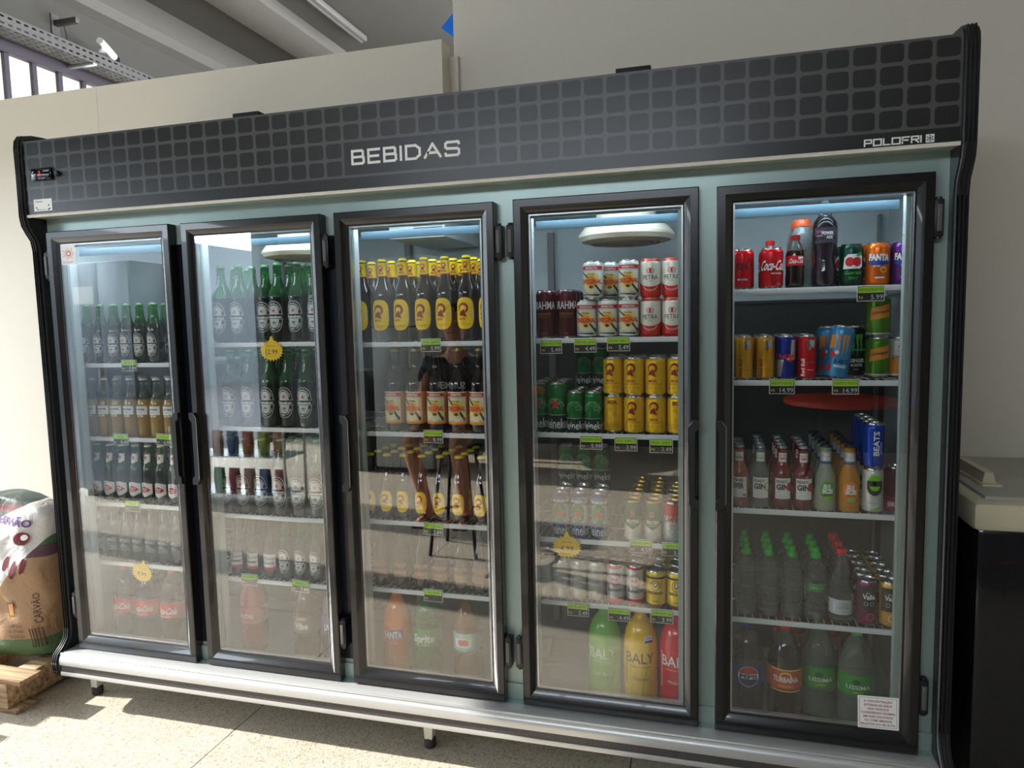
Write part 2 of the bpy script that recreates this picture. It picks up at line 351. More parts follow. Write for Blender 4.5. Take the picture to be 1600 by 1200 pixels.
b = MB(); b.tube([(0, -.14, .08), (0, 0, .05), (0, .1, .03)], [.03, .035, .035], mat('camera_white', (215, 212, 208), .4), 14); b.build('housing', t); b = MB(); b.tube([(0, .1, .03), (0, .14, .02), (0, .15, .018)], [.037, .037, .033], BLACK, 14); b.build('lens_hood', t)
b = MB(); b.lathe([(0, 0), (.03, 0), (.03, .015), (.012, .02), (.012, .05), (0, .05)], mat('camera_white', (215, 212, 208), .4), 14, at=(0, -.1, 0)); b.build('mount', t)
t = tag(empty('ceiling_light', (-1.29, 4.1, 4.62)), 'long slim dark tube light under the hall ceiling', 'lamp')
b = MB(); b.box(-.05, .05, 0, 1.2, 0, .06, mat('lamp_housing_grey', (95, 90, 85), .5), .01); b.build('housing', t); b = MB(); b.tube([(0, .04, -.015), (0, 1.16, -.015)], .014, mat('tube_off_grey', (80, 78, 74), .4), 10); b.build('tube', t)
b = MB(); b.prism([(-.12, 0), (0, -.1), (.12, 0), (0, .12)], 'y', 0, .012, mat('blue_sign', (20, 80, 160), .4)); o = b.build('hanging_sign'); o.location = (.62, 3, 3.68); tag(o, 'small blue diamond sign glimpsed behind the tall white wall', 'sign')
b = MB(); b.tube([(.62, 3.006, 3.79), (.62, 3.006, 4.7)], .002, RUBBER, 6); b.build('cord', o).matrix_parent_inverse = Matrix.Translation((-.62, -3, -3.68))
# ---------------------------------------------------------------- the drinks fridge
DX = [0.0, .609, 1.218, 1.838, 2.445]; DW = .558; DZ0, DZ1 = .2325, 1.868
DZ = [(-.003, .002), (-.002, 0), (0, 0), (.001, .002), (0, -.002)]
FR = tag(empty('display_fridge', (1.505, .35, 0)), 'wide five door glass drinks fridge with black checked header and steel bumper rail', 'fridge')
def fpart(mb, name, par=None, **k):
    o = mb.build(name, par or FR, **k)
    if par is None or par is FR: o.matrix_parent_inverse = Matrix.Translation((-1.505, -.35, 0))
    return o
prof = [(.72, 2.235), (.06, 2.236), (.01, 2.232), (-.025, 2.222), (-.040, 2.20), (-.044, 2.17), (-.044, 1.925), (-.038, 1.89), (-.022, 1.862), (-.006, 1.838), (0, 1.80), (0, .31), (-.008, .27), (-.03, .245), (-.056, .225), (-.066, .195), (-.064, .16), (-.05, .138), (-.02, .128), (.05, .12), (.72, .12)]
for x0, x1 in ((-.074, -.035), (3.046, 3.084)):
    b = MB(); b.prism(prof, 'x', x0, x1, BLACKP)
    bmesh.ops.bevel(b.bm, geom=[e for e in b.bm.edges if len(e.link_faces) == 2 and e.calc_face_angle(0) > 1.2 and abs((e.verts[0].co-e.verts[1].co).x) < 1e-5], offset=.007, segments=3, affect='EDGES')
    for k in range(3):      # moulded ribs along the front edge
        xx = x0+.010+k*.0095; pts = [(xx, y-.0015, z) for y, z in prof[3:18]]; b.tube(pts, .0022, BLACKP, 6)
    fpart(b, 'side_panel', sharp=40)
b = MB()
b.box(-.035, 3.046, .70, .72, .12, 2.0, BLACKP); b.box(-.035, 3.046, .66, .70, .2, 1.93, WHITEP)
b.box(-.035, -.016, .05, .66, .2, 1.93, WHITEP); b.box(3.038, 3.046, .05, .66, .2, 1.93, WHITEP)
b.box(-.035, 3.046, .05, .70, .12, .205, WHITEP); b.box(-.035, 3.046, .05, .70, 1.87, 1.95, WHITEP)
fpart(b, 'cabinet_shell')
b = MB(); b.box(-.015, 2.425, .6590, .6598, .206, 1.41, mat('back_shade_dark', (62, 64, 62), .5)); b.box(2.4255, 3.037, .6590, .6598, .206, 1.55, mat('back_shade_dark', (62, 64, 62), .5)); fpart(b, 'back_shade_sheet')  # dark sheets added to darken the lower back wall, standing in for shade
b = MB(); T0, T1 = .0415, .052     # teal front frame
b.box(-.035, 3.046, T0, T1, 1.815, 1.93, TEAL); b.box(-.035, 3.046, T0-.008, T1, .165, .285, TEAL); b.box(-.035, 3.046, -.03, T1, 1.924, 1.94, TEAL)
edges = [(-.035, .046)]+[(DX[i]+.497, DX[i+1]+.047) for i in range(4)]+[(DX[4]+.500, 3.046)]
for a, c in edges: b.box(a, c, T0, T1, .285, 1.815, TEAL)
for a, c in edges[1:3]: b.box(a+.03, c-.012, T0-.0015, T0, .30, 1.80, mat('mullion_reflection_dark', (20, 25, 36), .25))  # dark strips painting in the navy reflection on the first two mullions
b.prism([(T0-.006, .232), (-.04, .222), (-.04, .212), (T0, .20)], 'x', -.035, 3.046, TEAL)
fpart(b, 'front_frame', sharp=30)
for a, c in edges:
    b = MB(); b.box(a+.001, c-.001, .0525, .088, .21, 1.868, WHITEP, .004); fpart(b, 'inner_post')
# header
def header_mat():
    m = mat('header_print', (40, 39, 40), .35, coat=.1); N, L, p = nodes_of(m); p.inputs['Coat Roughness'].default_value = .2
    tc = N.new('ShaderNodeTexCoord'); s = N.new('ShaderNodeSeparateXYZ'); L.new(tc.outputs['Object'], s.inputs[0])
    def M_(op, a, bb=None):
        n = N.new('ShaderNodeMath'); n.operation = op
        for i, v in enumerate((a, bb)):
            if v is None: continue
            if isinstance(v, (int, float)): n.inputs[i].default_value = v
            else: L.new(v, n.inputs[i])
        return n.outputs[0]
    P, Q = .0653, .0562
    u = M_('MODULO', M_('ADD', s.outputs[0], -1.740+P*40), P); v = M_('MODULO', M_('ADD', s.outputs[2], -1.9722+Q*10), Q)
    r = .010
    dx = M_('MAXIMUM', M_('SUBTRACT', M_('ABSOLUTE', M_('SUBTRACT', u, P/2)), P/2-.0048-r), 0); dz = M_('MAXIMUM', M_('SUBTRACT', M_('ABSOLUTE', M_('SUBTRACT', v, Q/2)), Q/2-.0048-r), 0)
    d = M_('SQRT', M_('ADD', M_('MULTIPLY', dx, dx), M_('MULTIPLY', dz, dz)))
    grout = M_('GREATER_THAN', d, r)
    inz = M_('MULTIPLY', M_('GREATER_THAN', s.outputs[2], 1.9690), M_('LESS_THAN', s.outputs[2], 2.3))
    px = M_('MULTIPLY', M_('GREATER_THAN', s.outputs[0], 1.283+.0045), M_('LESS_THAN', s.outputs[0], 1.740-.0045)); pz = M_('MULTIPLY', M_('GREATER_THAN', s.outputs[2], 1.977), M_('LESS_THAN', s.outputs[2], 2.080))
    out = M_('MULTIPLY', M_('MULTIPLY', grout, inz), M_('SUBTRACT', 1, M_('MULTIPLY', px, pz)))
    mx = N.new('ShaderNodeMix'); mx.data_type = 'RGBA'; mx.inputs[6].default_value = (*lin((31, 32, 33)), 1); mx.inputs[7].default_value = (*lin((78, 78, 78)), 1)
    L.new(out, mx.inputs[0]); L.new(mx.outputs[2], p.inputs['Base Color']); return m
b = MB(); b.box(-.035, 3.046, -.033, .30, 1.931, 2.199, header_mat()); hd = fpart(b, 'header_panel')
b = MB(); b.prism([(-.038, 1.921), (-.040, 1.926), (-.038, 1.931), (-.030, 1.931), (-.030, 1.921)], 'x', -.035, 3.046, mat('header_trim', (225, 220, 210), .35)); fpart(b, 'header_trim', hd)
hd_inv = Matrix.Identity(4)
a = Art(); stroke_word(a, 'BEBIDAS', 1.3165, 2.0110, [.040, .038, .040, .001, .046, .052, .044], .0400, .0082, .0172, WHITE)
o = a.build('lettering', hd); o.location.y = -.0333
a = Art(); xe = stroke_word(a, 'POLOFRI', 2.8215, 1.9375, [.016, .018, .015, .018, .016, .016, .001], .0155, .0038, .0058, WHITE)
a.rect(2.9665, 2.9865, 1.9345, 1.9555, WHITE, 1)
for k in range(3):
    an = math.radians(k*60+30); c_, s_ = math.cos(an)*.008, math.sin(an)*.008
    stroke(a, [(2.9765-c_, 1.945-s_), (2.9765+c_, 1.945+s_)], .0014, BLACK, 3)
    for g in (-1, 1):
        for h in (-.6, .6):
            bx, bz = 2.9765+g*c_*.6, 1.945+g*s_*.6; stroke(a, [(bx, bz), (bx+g*.003*math.cos(an+h), bz+g*.003*math.sin(an+h))], .001, BLACK, 3)
o = a.build('maker_badge', hd); o.location.y = -.0333
b = MB(); b.box(.006, .100, -.046, -.033, 2.052, 2.097, mat('gloss_black', (14, 14, 16), .12), .006); o = fpart(b, 'thermostat_display', hd)
a = Art(); a.text('2', .046, 2.076, .018, mat('display_red', (150, 20, 30), .4, emit=((255, 40, 60), .7)), 1, shear=.1)
for ix in range(4):
    for iz in range(2): a.rect(.066+ix*.007, .070+ix*.007, 2.066+iz*.014, 2.072+iz*.014, mat('print_grey', (170, 170, 172), .4), 1)
a.text('FULL GAUGE', .058, 2.058, .004, WHITE, 1); a.rect(.014, .020, 2.080, 2.084, WHITE, 1); a.rect(.014, .018, 2.064, 2.074, WHITE, 1)
q = a.build('display_lettering', hd); q.location.y = -.0462
b = MB(); b.lathe([(0, 0), (.011, 0), (.011, .004), (.008, .012), (.0, .012)], BLACKP, 18); o = fpart(b, 'sensor_knob', hd); o.matrix_parent_inverse = Matrix.Identity(4); o.rotation_euler = (PI/2, 0, 0); o.location = (.121, -.033, 2.072)
a = Art(); a.rect(-.004, .081, 1.942, 1.986, WHITE, 0).text('Dispenser', .022, 1.978, .006, BLACK, 1, bold=.02)
for dx, dz in ((.008, 1.955), (.014, 1.948), (.066, 1.962), (.070, 1.95), (.064, 1.947)): a.ell(dx, dz, .004, .003, BLACK, 1, 8)
a.rect(.02, .052, 1.946, 1.9475, BLACK, 1); o = a.build('data_sticker', hd); o.location.y = -.0332
for x0 in (2.162, .868):
    b = MB(); b.box(x0, x0+.10, -.02, .08, 2.1995, 2.216, mat('bracket_black', (8, 8, 9), .6), .001); fpart(b, 'top_bracket')
# bumper rail
b = MB()
b.prism([(.04, .205), (.04, .226), (-.02, .231), (-.040, .231), (-.053, .224), (-.061, .212), (-.063, .200), (-.061, .186), (-.056, .184), (-.03, .184)], 'x', -.0345, 3.0455, ALUW)
b.prism([(-.03, .184), (-.056, .184), (-.056, .158), (-.03, .158)], 'x', -.0345, 3.0455, DARKS)
b.prism([(.04, .1575), (-.058, .158), (-.060, .150), (-.058, .142), (.04, .142)], 'x', -.0345, 3.0455, ALUW)
b.prism([(-.049, .2315), (-.052, .2325), (-.055, .2285), (-.053, .224)], 'x', -.0345, 3.0455, ALU)
fpart(b, 'bumper_rail', sharp=50)
for x, y in ((-.005, .075), (1.476, .06), (2.97, .06), (-.0, .62), (1.476, .62), (2.97, .62)):
    b = MB(); vs = [(-.019, .12), (.019, .12), (.014, .034), (-.014, .034)]; b.prism(vs, 'y', -.017, .017, FOOTW); f_ = fpart(b, 'foot'); f_.location = (x, y, 0)
    b = MB(); b.lathe([(0, 0), (.019, 0), (.021, .006), (.021, .03), (.017, .036), (0, .036)], RUBBER, 18); b.build('rubber_tip', f_)
# shelves
SZ = [[1.360, 1.066, .800, .556], [1.433, 1.119, .784, .535], [1.427, 1.113, .795, .545], [1.432, 1.123, .770, .554], [1.570, 1.296, .900, .551]]
DECK = .2055
protoS = None
SH = {}
for d in range(5):
    for s in range(4):
        if protoS is None:
            b = MB(); W_ = .578
            b.box(0, W_, -.004, .003, -.011, .005, WIREW, .001)
            for k in range(25): b.tube([(.012+k*.0231, 0, .002), (.012+k*.0231, .50, .002)], .0016, WIREW, 5)
            for y in (.16, .33, .50): b.tube([(0, y, -.001), (W_, y, -.001)], .0028, WIREW, 6)
            for x in (.004, W_-.004): b.box(x-.003, x+.003, 0, .50, -.011, .004, WIREW)
            o = protoS = b.build('wire_shelf', FR, sharp=40)
        else: o = protoS.copy(); COL.objects.link(o)
        o.matrix_parent_inverse = Matrix.Translation((-1.505, -.35, 0)); xo = (-.012, .590, 1.180, 1.795, 2.456)[d]
        o.location = (xo, .100, SZ[d][s]); SH[(d, s)] = SZ[d][s]+.0040
    SH[(d, 4)] = DECK
# shelf uprights on the back wall
for k in range(6):
    x = [-.0, .594, 1.203, 1.818, 2.430, 3.012][k]; b = MB(); b.box(x+(.001 if k == 0 else -.012), x+(.014 if k == 0 else (-.001 if k == 5 else .012)), .630, .6585, .25, 1.84, mat('upright_grey', (120, 122, 120), .5)); fpart(b, 'shelf_upright')
for d in (1, 3):
    b = MB(); CR = mat('fan_cream', (222, 214, 192), .5)
    b.lathe([(.118, 0), (.150, .008), (.160, .022), (.160, .03), (.14, .055), (.10, .062), (.10, .121), (0, .121)], CR, 40)
    b.lathe([(.148, .022), (.14, .012), (.118, .006)], CR, 40)
    for rr in (.02, .04, .06, .08, .10, .118): b.tube([(rr*math.cos(2*PI*i/28), rr*math.sin(2*PI*i/28), .003) for i in range(28)], .003, CR, 5, closed=True)
    for i in range(12): b.tube([(.02*math.cos(i*PI/6), .02*math.sin(i*PI/6), .003), (.118*math.cos(i*PI/6), .118*math.sin(i*PI/6), .003)], .002, CR, 5)
    o = fpart(b, 'fan_guard'); o.location = (DX[d]+.315, .30, 1.748)
for d in range(5):
    b = MB(); b.box(DX[d]+.04, DX[d]+.51, .062, .082, 1.852, 1.866, LEDM, .002); fpart(b, 'led_tube'); b = MB(); b.box(DX[d]+.05, DX[d]+.495, .096, .100, 1.785, 1.812, mat('light_cover', (84, 108, 122), .4), .001); fpart(b, 'light_cover')
b = MB(); b.box(1.30, 1.52, .25, .64, 1.80, 1.869, WHITEP, .006)
for k in range(7): b.box(1.40, 1.51, .246, .25, 1.81+k*.008, 1.813+k*.008, BLACKP)
fpart(b, 'evaporator_box')
# doors
def door_frame(mb, x0, x1, z0, z1, pro, m, kb=1):
    rings = []
    for u, y in pro:
        rings.append([mb.bm.verts.new((x0+u, y, z0+u*kb)), mb.bm.verts.new((x1-u, y, z0+u*kb)), mb.bm.verts.new((x1-u, y, z1-u)), mb.bm.verts.new((x0+u, y, z1-u))])
    k = mb.mi(m); n = len(pro)
    for i in range(n):
        A, B = rings[i], rings[(i+1) % n]
        for j in range(4):
            f = mb.bm.faces.new([A[j], A[(j+1) % 4], B[(j+1) % 4], B[j]]); f.material_index = k
HINGE = {0: 'L', 1: 'R', 2: 'R', 3: 'L', 4: 'R'}; HAND = {0: 'R', 1: 'L', 2: 'L', 3: 'R', 4: 'L'}
for d in range(5):
    x0, x1 = DX[d], DX[d]+DW; za, zb = DZ0+DZ[d][0], DZ1+DZ[d][1]
    D = empty('glass_door', (x0, 0, za)); D.parent = FR; D.matrix_parent_inverse = Matrix.Translation((-1.505, -.35, 0))
    inv = Matrix.Translation((-x0, 0, -za))
    def dp(mb, name, **k):
        o = mb.build(name, D, **k); o.matrix_parent_inverse = inv; return o
    b = MB(); door_frame(b, x0, x1, za, zb, [(0, .039), (0, .003), (.003, 0), (.024, 0), (.027, .0015), (.041, .012), (.0455, .013), (.0455, .019), (.044, .032), (.012, .039)], FRAME, 1.27); dp(b, 'door_frame', recalc=True, sharp=20)
    b = MB(); door_frame(b, x0+.044, x1-.044, za+.056, zb-.044, [(0, .019), (.0065, .019), (.0065, .034), (0, .034)], ALU); dp(b, 'glass_spacer', recalc=True, sharp=20)
    b = MB(); b.box(x0+.045, x1-.045, .0145, .0185, za+.057, zb-.045, PANE); dp(b, 'glass_pane', sharp=0)
    b = MB(); b.box(x0+.012, x1-.012, .039, .0412, za+.012, zb-.012, BLACKP); bmesh.ops.delete(b.bm, geom=b.bm.faces[:], context='FACES'); 
    b = MB(); door_frame(b, x0+.010, x1-.010, za+.010, zb-.010, [(0, .0392), (.022, .0392), (.022, .0412), (0, .0412)], RUBBER); dp(b, 'door_gasket', recalc=True)
    s = 1 if HAND[d] == 'L' else -1; xe = x0 if s == 1 else x1
    b = MB(); h0, h1 = .925, 1.19
    b.prism([(xe-s*.001, h1), (xe+s*.018, h1), (xe+s*.030, h1-.018), (xe+s*.030, h1-.03), (xe+s*.030, h0+.03), (xe+s*.030, h0+.018), (xe+s*.018, h0), (xe-s*.001, h0), (xe-s*.001, h0+.022), (xe+s*.010, h0+.034), (xe+s*.010, h1-.034), (xe-s*.001, h1-.022)], 'y', -.016, 0, BLACKP)
    for t_i in range(1):
        pts = [(xe+s*.029, -.016, h0+.018), (xe+s*.029, -.016, h1-.018), (xe+s*.017, -.016, h1-.001)]; b.tube(pts, .0007, ALU, 5)
    dp(b, 'door_handle', sharp=25)
    s = -1 if HINGE[d] == 'L' else 1; xh = x0 if s == -1 else x1
    for zc in (1.745, .405):
        b = MB(); b.box(min(xh, xh+s*.024), max(xh, xh+s*.024), .006, .040, zc-.05, zc+.05, BLACKP, .003); b.box(min(xh+s*.006, xh+s*.018), max(xh+s*.006, xh+s*.018), .001, .008, zc-.035, zc+.035, mat('hinge_grey', (88, 86, 86), .5), .001)
        for zz in (zc-.05, zc+.05): b.tube([(xh+s*.012, .016, zz-.006), (xh+s*.012, .016, zz+.006)], .008, BLACKP, 10)
        dp(b, 'hinge')
    if d == 0:
        a = Art(); a.rect(.0525, .120, 1.745, 1.820, WHITE, 0); 
        for k in range(14):
            an = 2*PI*k/14; stroke(a, [(.088+.010*math.cos(an), 1.787+.009*math.sin(an)), (.088+(.023 if k % 2 else .029)*math.cos(an), 1.787+(.018 if k % 2 else .024)*math.sin(an))], .0018, mat('print_orange_red', (205, 70, 45), .5), 2)
        a.ring(.088, 1.787, .010, .009, .003, mat('print_orange_red', (205, 70, 45), .5), 2); a.rect(.056, .112, 1.756, 1.757, BLACK, 1); a.rect(.056, .105, 1.752, 1.753, BLACK, 1)
        o = a.build('warning_sticker', D); o.matrix_parent_inverse = inv; o.location.y = .0143
    if d == 4:
        a = Art(); NR = mat('notice_red', (150, 45, 60), .5); a.rect(0, .108, 0, .098, WHITE, 0)
        for q in ((.005, .103, .0925, .0935), (.005, .103, .0045, .0055), (.005, .006, .0045, .0935), (.102, .103, .0045, .0935)): a.rect(*q, NR, 1)
        for i, (tx, wd) in enumerate((('A CONCENTRAÇÃO', .076), ('EXTERNA DE ÁGUA', .074), ('NOS VIDROS É', .056), ('CONSIDERADO NORMAL', .092), ('EM DIAS CHUVOSOS', .078), ('OU COM UMIDADE', .072), ('RELATIVA DO AR ALTA.', .092))):
            a.text(tx, .054, .083-i*.0116, .0068, NR, 2, w=wd, bold=.02)
        o = a.build('notice_sticker', D); o.matrix_parent_inverse = inv; o.location = (2.8475, .0143, .290); o.rotation_euler = (0, math.radians(-1.5), 0)
# ---------------------------------------------------------------- what stands on the shelves
def C(n, r, g, b, rough=.3, metal=0, **k): return mat(n, (r, g, b), rough, metal, **k)
GREENG = mat('green_bottle_glass', (70, 176, 96), .06, trans=.86, ior=1.45)
GREEND = mat('deep_green_beer', (8, 22, 14), .06, coat=.5, spec=.6)
BROWNG = mat('brown_beer_glass', (26, 12, 8), .06, coat=.5, spec=.6)
BROWNN = mat('brown_neck_glass', (70, 34, 18), .06, trans=.8, ior=1.45)
CLEARG = mat('clear_bottle_glass', (205, 215, 210), .05, trans=.92, ior=1.4)
PETW = mat('clear_plastic_water', (248, 253, 252), .05, trans=.93, ior=1.3)
YEL = C('label_yellow', 250, 208, 18); BRR = C('swirl_brown_red', 150, 36, 22); CREAM = C('label_cream', 236, 228, 196); DGREEN = C('label_dark_green', 24, 66, 46)
ORG = C('label_orange', 238, 150, 50); SUNY = C('label_sun_yellow', 250, 214, 90); GOLDP = C('label_gold', 176, 138, 70, .35); GREYT = C('label_grey', 120, 122, 120); CAPG = C('crown_green', 120, 165, 120, .3, .3); CAPGOLD = C('crown_gold', 188, 160, 80, .3, .7)
def rad_of(prof):
    ps = sorted(((z, r) for r, z in prof if r > 0), key=lambda t: t[0])
    def f(z):
        for i in range(len(ps)-1):
            (z0, r0), (z1, r1) = ps[i], ps[i+1]
            if z0 <= z <= z1: return r0 if z1-z0 < 1e-7 else r0+(r1-r0)*(z-z0)/(z1-z0)
        return ps[-1][1] if z > ps[-1][0] else ps[0][1]
    return f
PROTO = {}
def with_bands(prof, bands, base):
    """cut the outline at band heights; bands = [(z0, z1, material)]"""
    zs = sorted({z for b_ in bands for z in b_[:2]}); out = [prof[0]]
    for i in range(len(prof)-1):
        (r0, z0), (r1, z1) = prof[i], prof[i+1]
        for z in zs:
            if z0 < z < z1: out.append((r0+(r1-r0)*(z-z0)/(z1-z0), z))
        out.append((r1, z1))
    ms = []
    for i in range(len(out)-1):
        zc = (out[i][1]+out[i+1][1])/2; mm = base
        for a_, b_, m_ in bands:
            if a_ < zc < b_: mm = m_
        ms.append(mm)
    return out, ms
def can(key, name, R, H, body, art=None, bands=(), lid=CAN_AL, rim=None, turn=0):
    e = empty(name, (0, 0, 0)); prof = [(0, .004), (R*.78, .004), (R*.82, 0), (R*.86, .0015), (R, .010), (R, H-.016), (R*.985, H-.012), (R*.84, H-.003), (R*.84, H-.001)]
    bands = [(0, .006, rim or CAN_AL)]+list(bands)+[(H-.0055, H, rim or CAN_AL)]
    p, ms = with_bands(prof, bands, body); b = MB(); b.lathe(p, body, 32, mats=ms); b.build('can_body', e, sharp=50)
    b = MB(); b.lathe([(R*.84, H-.001), (R*.85, H), (R*.80, H), (R*.76, H-.004), (0, H-.0035)], lid, 32)
    b.box(-.0085, .0085, -.012, .009, H-.0035, H-.0020, lid, .001); b.build('can_lid', e, sharp=40)
    if art: art.build('label_print', e, rad_of(prof), rot=math.radians(turn))
    PROTO[key] = e; return e
def bottle(key, name, prof, glass, art=None, cap=None, bands=(), turn=0, wrap=None, seg=32, ridges=None, content=None, art2=None):
    e = empty(name, (0, 0, 0))
    pr, ms = with_bands(prof, bands, glass)
    b = MB(); b.lathe(pr, glass, seg, mats=ms); b.build('bottle_body', e, sharp=60)
    H = prof[-1][1]; rn = prof[-1][0]
    if cap:
        kind, cm, rc, hc = cap; b = MB()
        if kind == 'crown':
            b.lathe([(rn+.0002, H-.004), (rc+.0012, H-.004), (rc+.001, H-.001), (rc, H+.001), (rc*.8, H+hc), (0, H+hc+.0004)], cm, 24)
        elif kind == 'screw':
            b.lathe([(rn+.0002, H-hc*.35), (rc, H-hc*.35), (rc, H+hc*.55), (rc-.0015, H+hc*.65), (0, H+hc*.65)], cm, 20)
            for i in range(20): a_ = 2*PI*i/20; b.tube([(rc*math.cos(a_), rc*math.sin(a_), H-hc*.3), (rc*math.cos(a_), rc*math.sin(a_), H+hc*.5)], .0006, cm, 4)
        elif kind == 'sport':
            b.lathe([(rn+.0002, H-hc*.3), (rc, H-hc*.3), (rc, H+hc*.15), (rc*.75, H+hc*.35), (rc*.62, H+hc*.4), (rc*.70, H+hc*.9), (rc*.55, H+hc), (0, H+hc)], cm, 20)
        b.build('bottle_cap', e, sharp=40)
    if wrap:        # paper wrapped round body or neck: (z0, z1, mat)
        rf = rad_of(prof)
        for (z0, z1, wm) in wrap:
            b = MB(); n = 6; b.lathe([(rf(z0+(z1-z0)*i/n)+.00015, z0+(z1-z0)*i/n) for i in range(n+1)], wm, seg); b.build('wrap_label', e, sharp=0)
    if art: art.build('label_print', e, rad_of(prof), rot=math.radians(turn), zstep=None if not art2 else .006)
    if art2: art2.build('neck_print', e, rad_of(prof), rot=math.radians(turn), step=.003, zstep=.006)
    PROTO[key] = e; return e
P600 = [(0, .003), (.032, 0), (.0355, .002), (.0375, .008), (.0375, .158), (.0365, .170), (.032, .186), (.0245, .203), (.0185, .218), (.0158, .235), (.0143, .268), (.0155, .270), (.0155, .275), (.0137, .276), (.0137, .284)]
PLN = [(0, .002), (.027, 0), (.0305, .006), (.0305, .122), (.029, .134), (.024, .150), (.0178, .166), (.0150, .182), (.0130, .214), (.0142, .216), (.0142, .221), (.0125, .222), (.0125, .229)]
def hein_label(sc=1, cz=.093, star=True):
    a = Art(); W_, K = WHITE, BLACK
    a.stad(0, cz, .0315*sc, .0560*sc, W_, 0).stad(0, cz, .0300*sc, .0545*sc, K, 1).stad(0, cz, .0192*sc, .0400*sc, W_, 2).stad(0, cz, .0178*sc, .0386*sc, C('label_silver', 196, 204, 198), 3)
    a.rect(-.034*sc, .034*sc, cz-.0095*sc, cz+.0095*sc, W_, 4).rect(-.034*sc, .034*sc, cz-.0083*sc, cz+.0083*sc, K, 5)
    a.text('Heineken', 0, cz-.0005*sc, .0100*sc, W_, 7, w=.056*sc, bold=.03)
    a.star(0, cz+.021*sc, .0085*sc, RED, 6); a.ell(0, cz-.022*sc, .008*sc, .005*sc, GREYT, 4, 16).rect(-.010*sc, .010*sc, cz-.0305*sc, cz-.0295*sc, GREYT, 4).rect(-.008*sc, .008*sc, cz-.0335*sc, cz-.0325*sc, GREYT, 4)
    a.arc('PREMIUM ORIGINAL', 0, cz+.010*sc, .0243*sc, .0365*sc, .0058*sc, W_, 6, 165, 15); a.arc('PURE MALT LAGER', 0, cz-.010*sc, .0243*sc, .0365*sc, .0058*sc, W_, 6, 200, 340, flip=True)
    return a
def hein_neck(z0=.205, z1=.245):
    a = Art(); a.text('Heineken', 0, z0+.016, .0055, WHITE, 1, w=.032, rot=90, bold=.03); a.star(0, z0+.040, .0045, WHITE, 0).star(0, z0+.040, .0028, RED, 1); return a
a = hein_label(); bottle('hein600', 'beer_bottle', P600, GREENG, a, ('crown', CAPG, .0150, .0045), turn=0, art2=hein_neck(), bands=[(0, .165, GREEND)])
a = hein_label(.80, .072); bottle('hein330', 'beer_bottle', PLN, GREEND, a, ('crown', CAPG, .0138, .004), art2=None, bands=[(.150, .3, GREENG)])
def skol(sc, cz, wd=.0335):
    a = Art(); a.stad(0, cz, wd*sc, .053*sc, YEL, 0, e=2.9)
    ox, oz = -.004*sc, cz+.017*sc
    pts = []
    for i in range(23):
        an = math.radians(215-i*12.5); pts.append((ox+.0175*sc*math.cos(an), oz+.0185*sc*math.sin(an)))
    inn = []
    for i in range(23):
        an = math.radians(215-i*12.5); k = .0162-.0072*min(1, i/11)
        inn.append((ox+.0012*sc+k*sc*math.cos(an), oz-.0005*sc+k*1.02*sc*math.sin(an)))
    a.poly(pts+inn[::-1], BRR, 2); a.poly([(ox-.012*sc, oz-.012*sc), (ox+.003*sc, oz-.003*sc), (ox+.010*sc, oz-.024*sc), (ox+.012*sc, oz-.031*sc), (ox-.004*sc, oz-.025*sc), (ox-.015*sc, oz-.0255*sc)], BRR, 3)
    a.text('SKOL', -.008*sc, cz-.018*sc, .0065*sc, BRR, 2, bold=.05, sx=1.1).text('Cerveja 600 ml', .002*sc, cz-.037*sc, .004*sc, BRR, 2); a.rect(.024*sc, .030*sc, cz-.012*sc, cz+.012*sc, C('barcode_pale', 205, 205, 190), 1)
    return a
def skol_neck():
    a = Art(); ox, oz = 0, .258
    a.ring(ox, oz, .0085, .009, .0035, BRR, 1, 20, -60, 200); a.poly([(ox-.006, oz-.005), (ox+.002, oz-.001), (ox+.007, oz-.014), (ox-.007, oz-.012)], BRR, 2); a.text('SKOL', 0, .239, .0065, BRR, 1, bold=.06, sx=1.1); return a
YCAP = C('crown_yellow', 245, 215, 40)
bottle('skol600', 'beer_bottle', P600, BROWNG, skol(1, .094), ('crown', YCAP, .0150, .0045), art2=skol_neck(), bands=[(.231, .276, YEL), (.227, .231, BRR)])
bottle('skol300', 'beer_bottle', PLN, BROWNG, skol(.72, .066), ('crown', YCAP, .0138, .004))
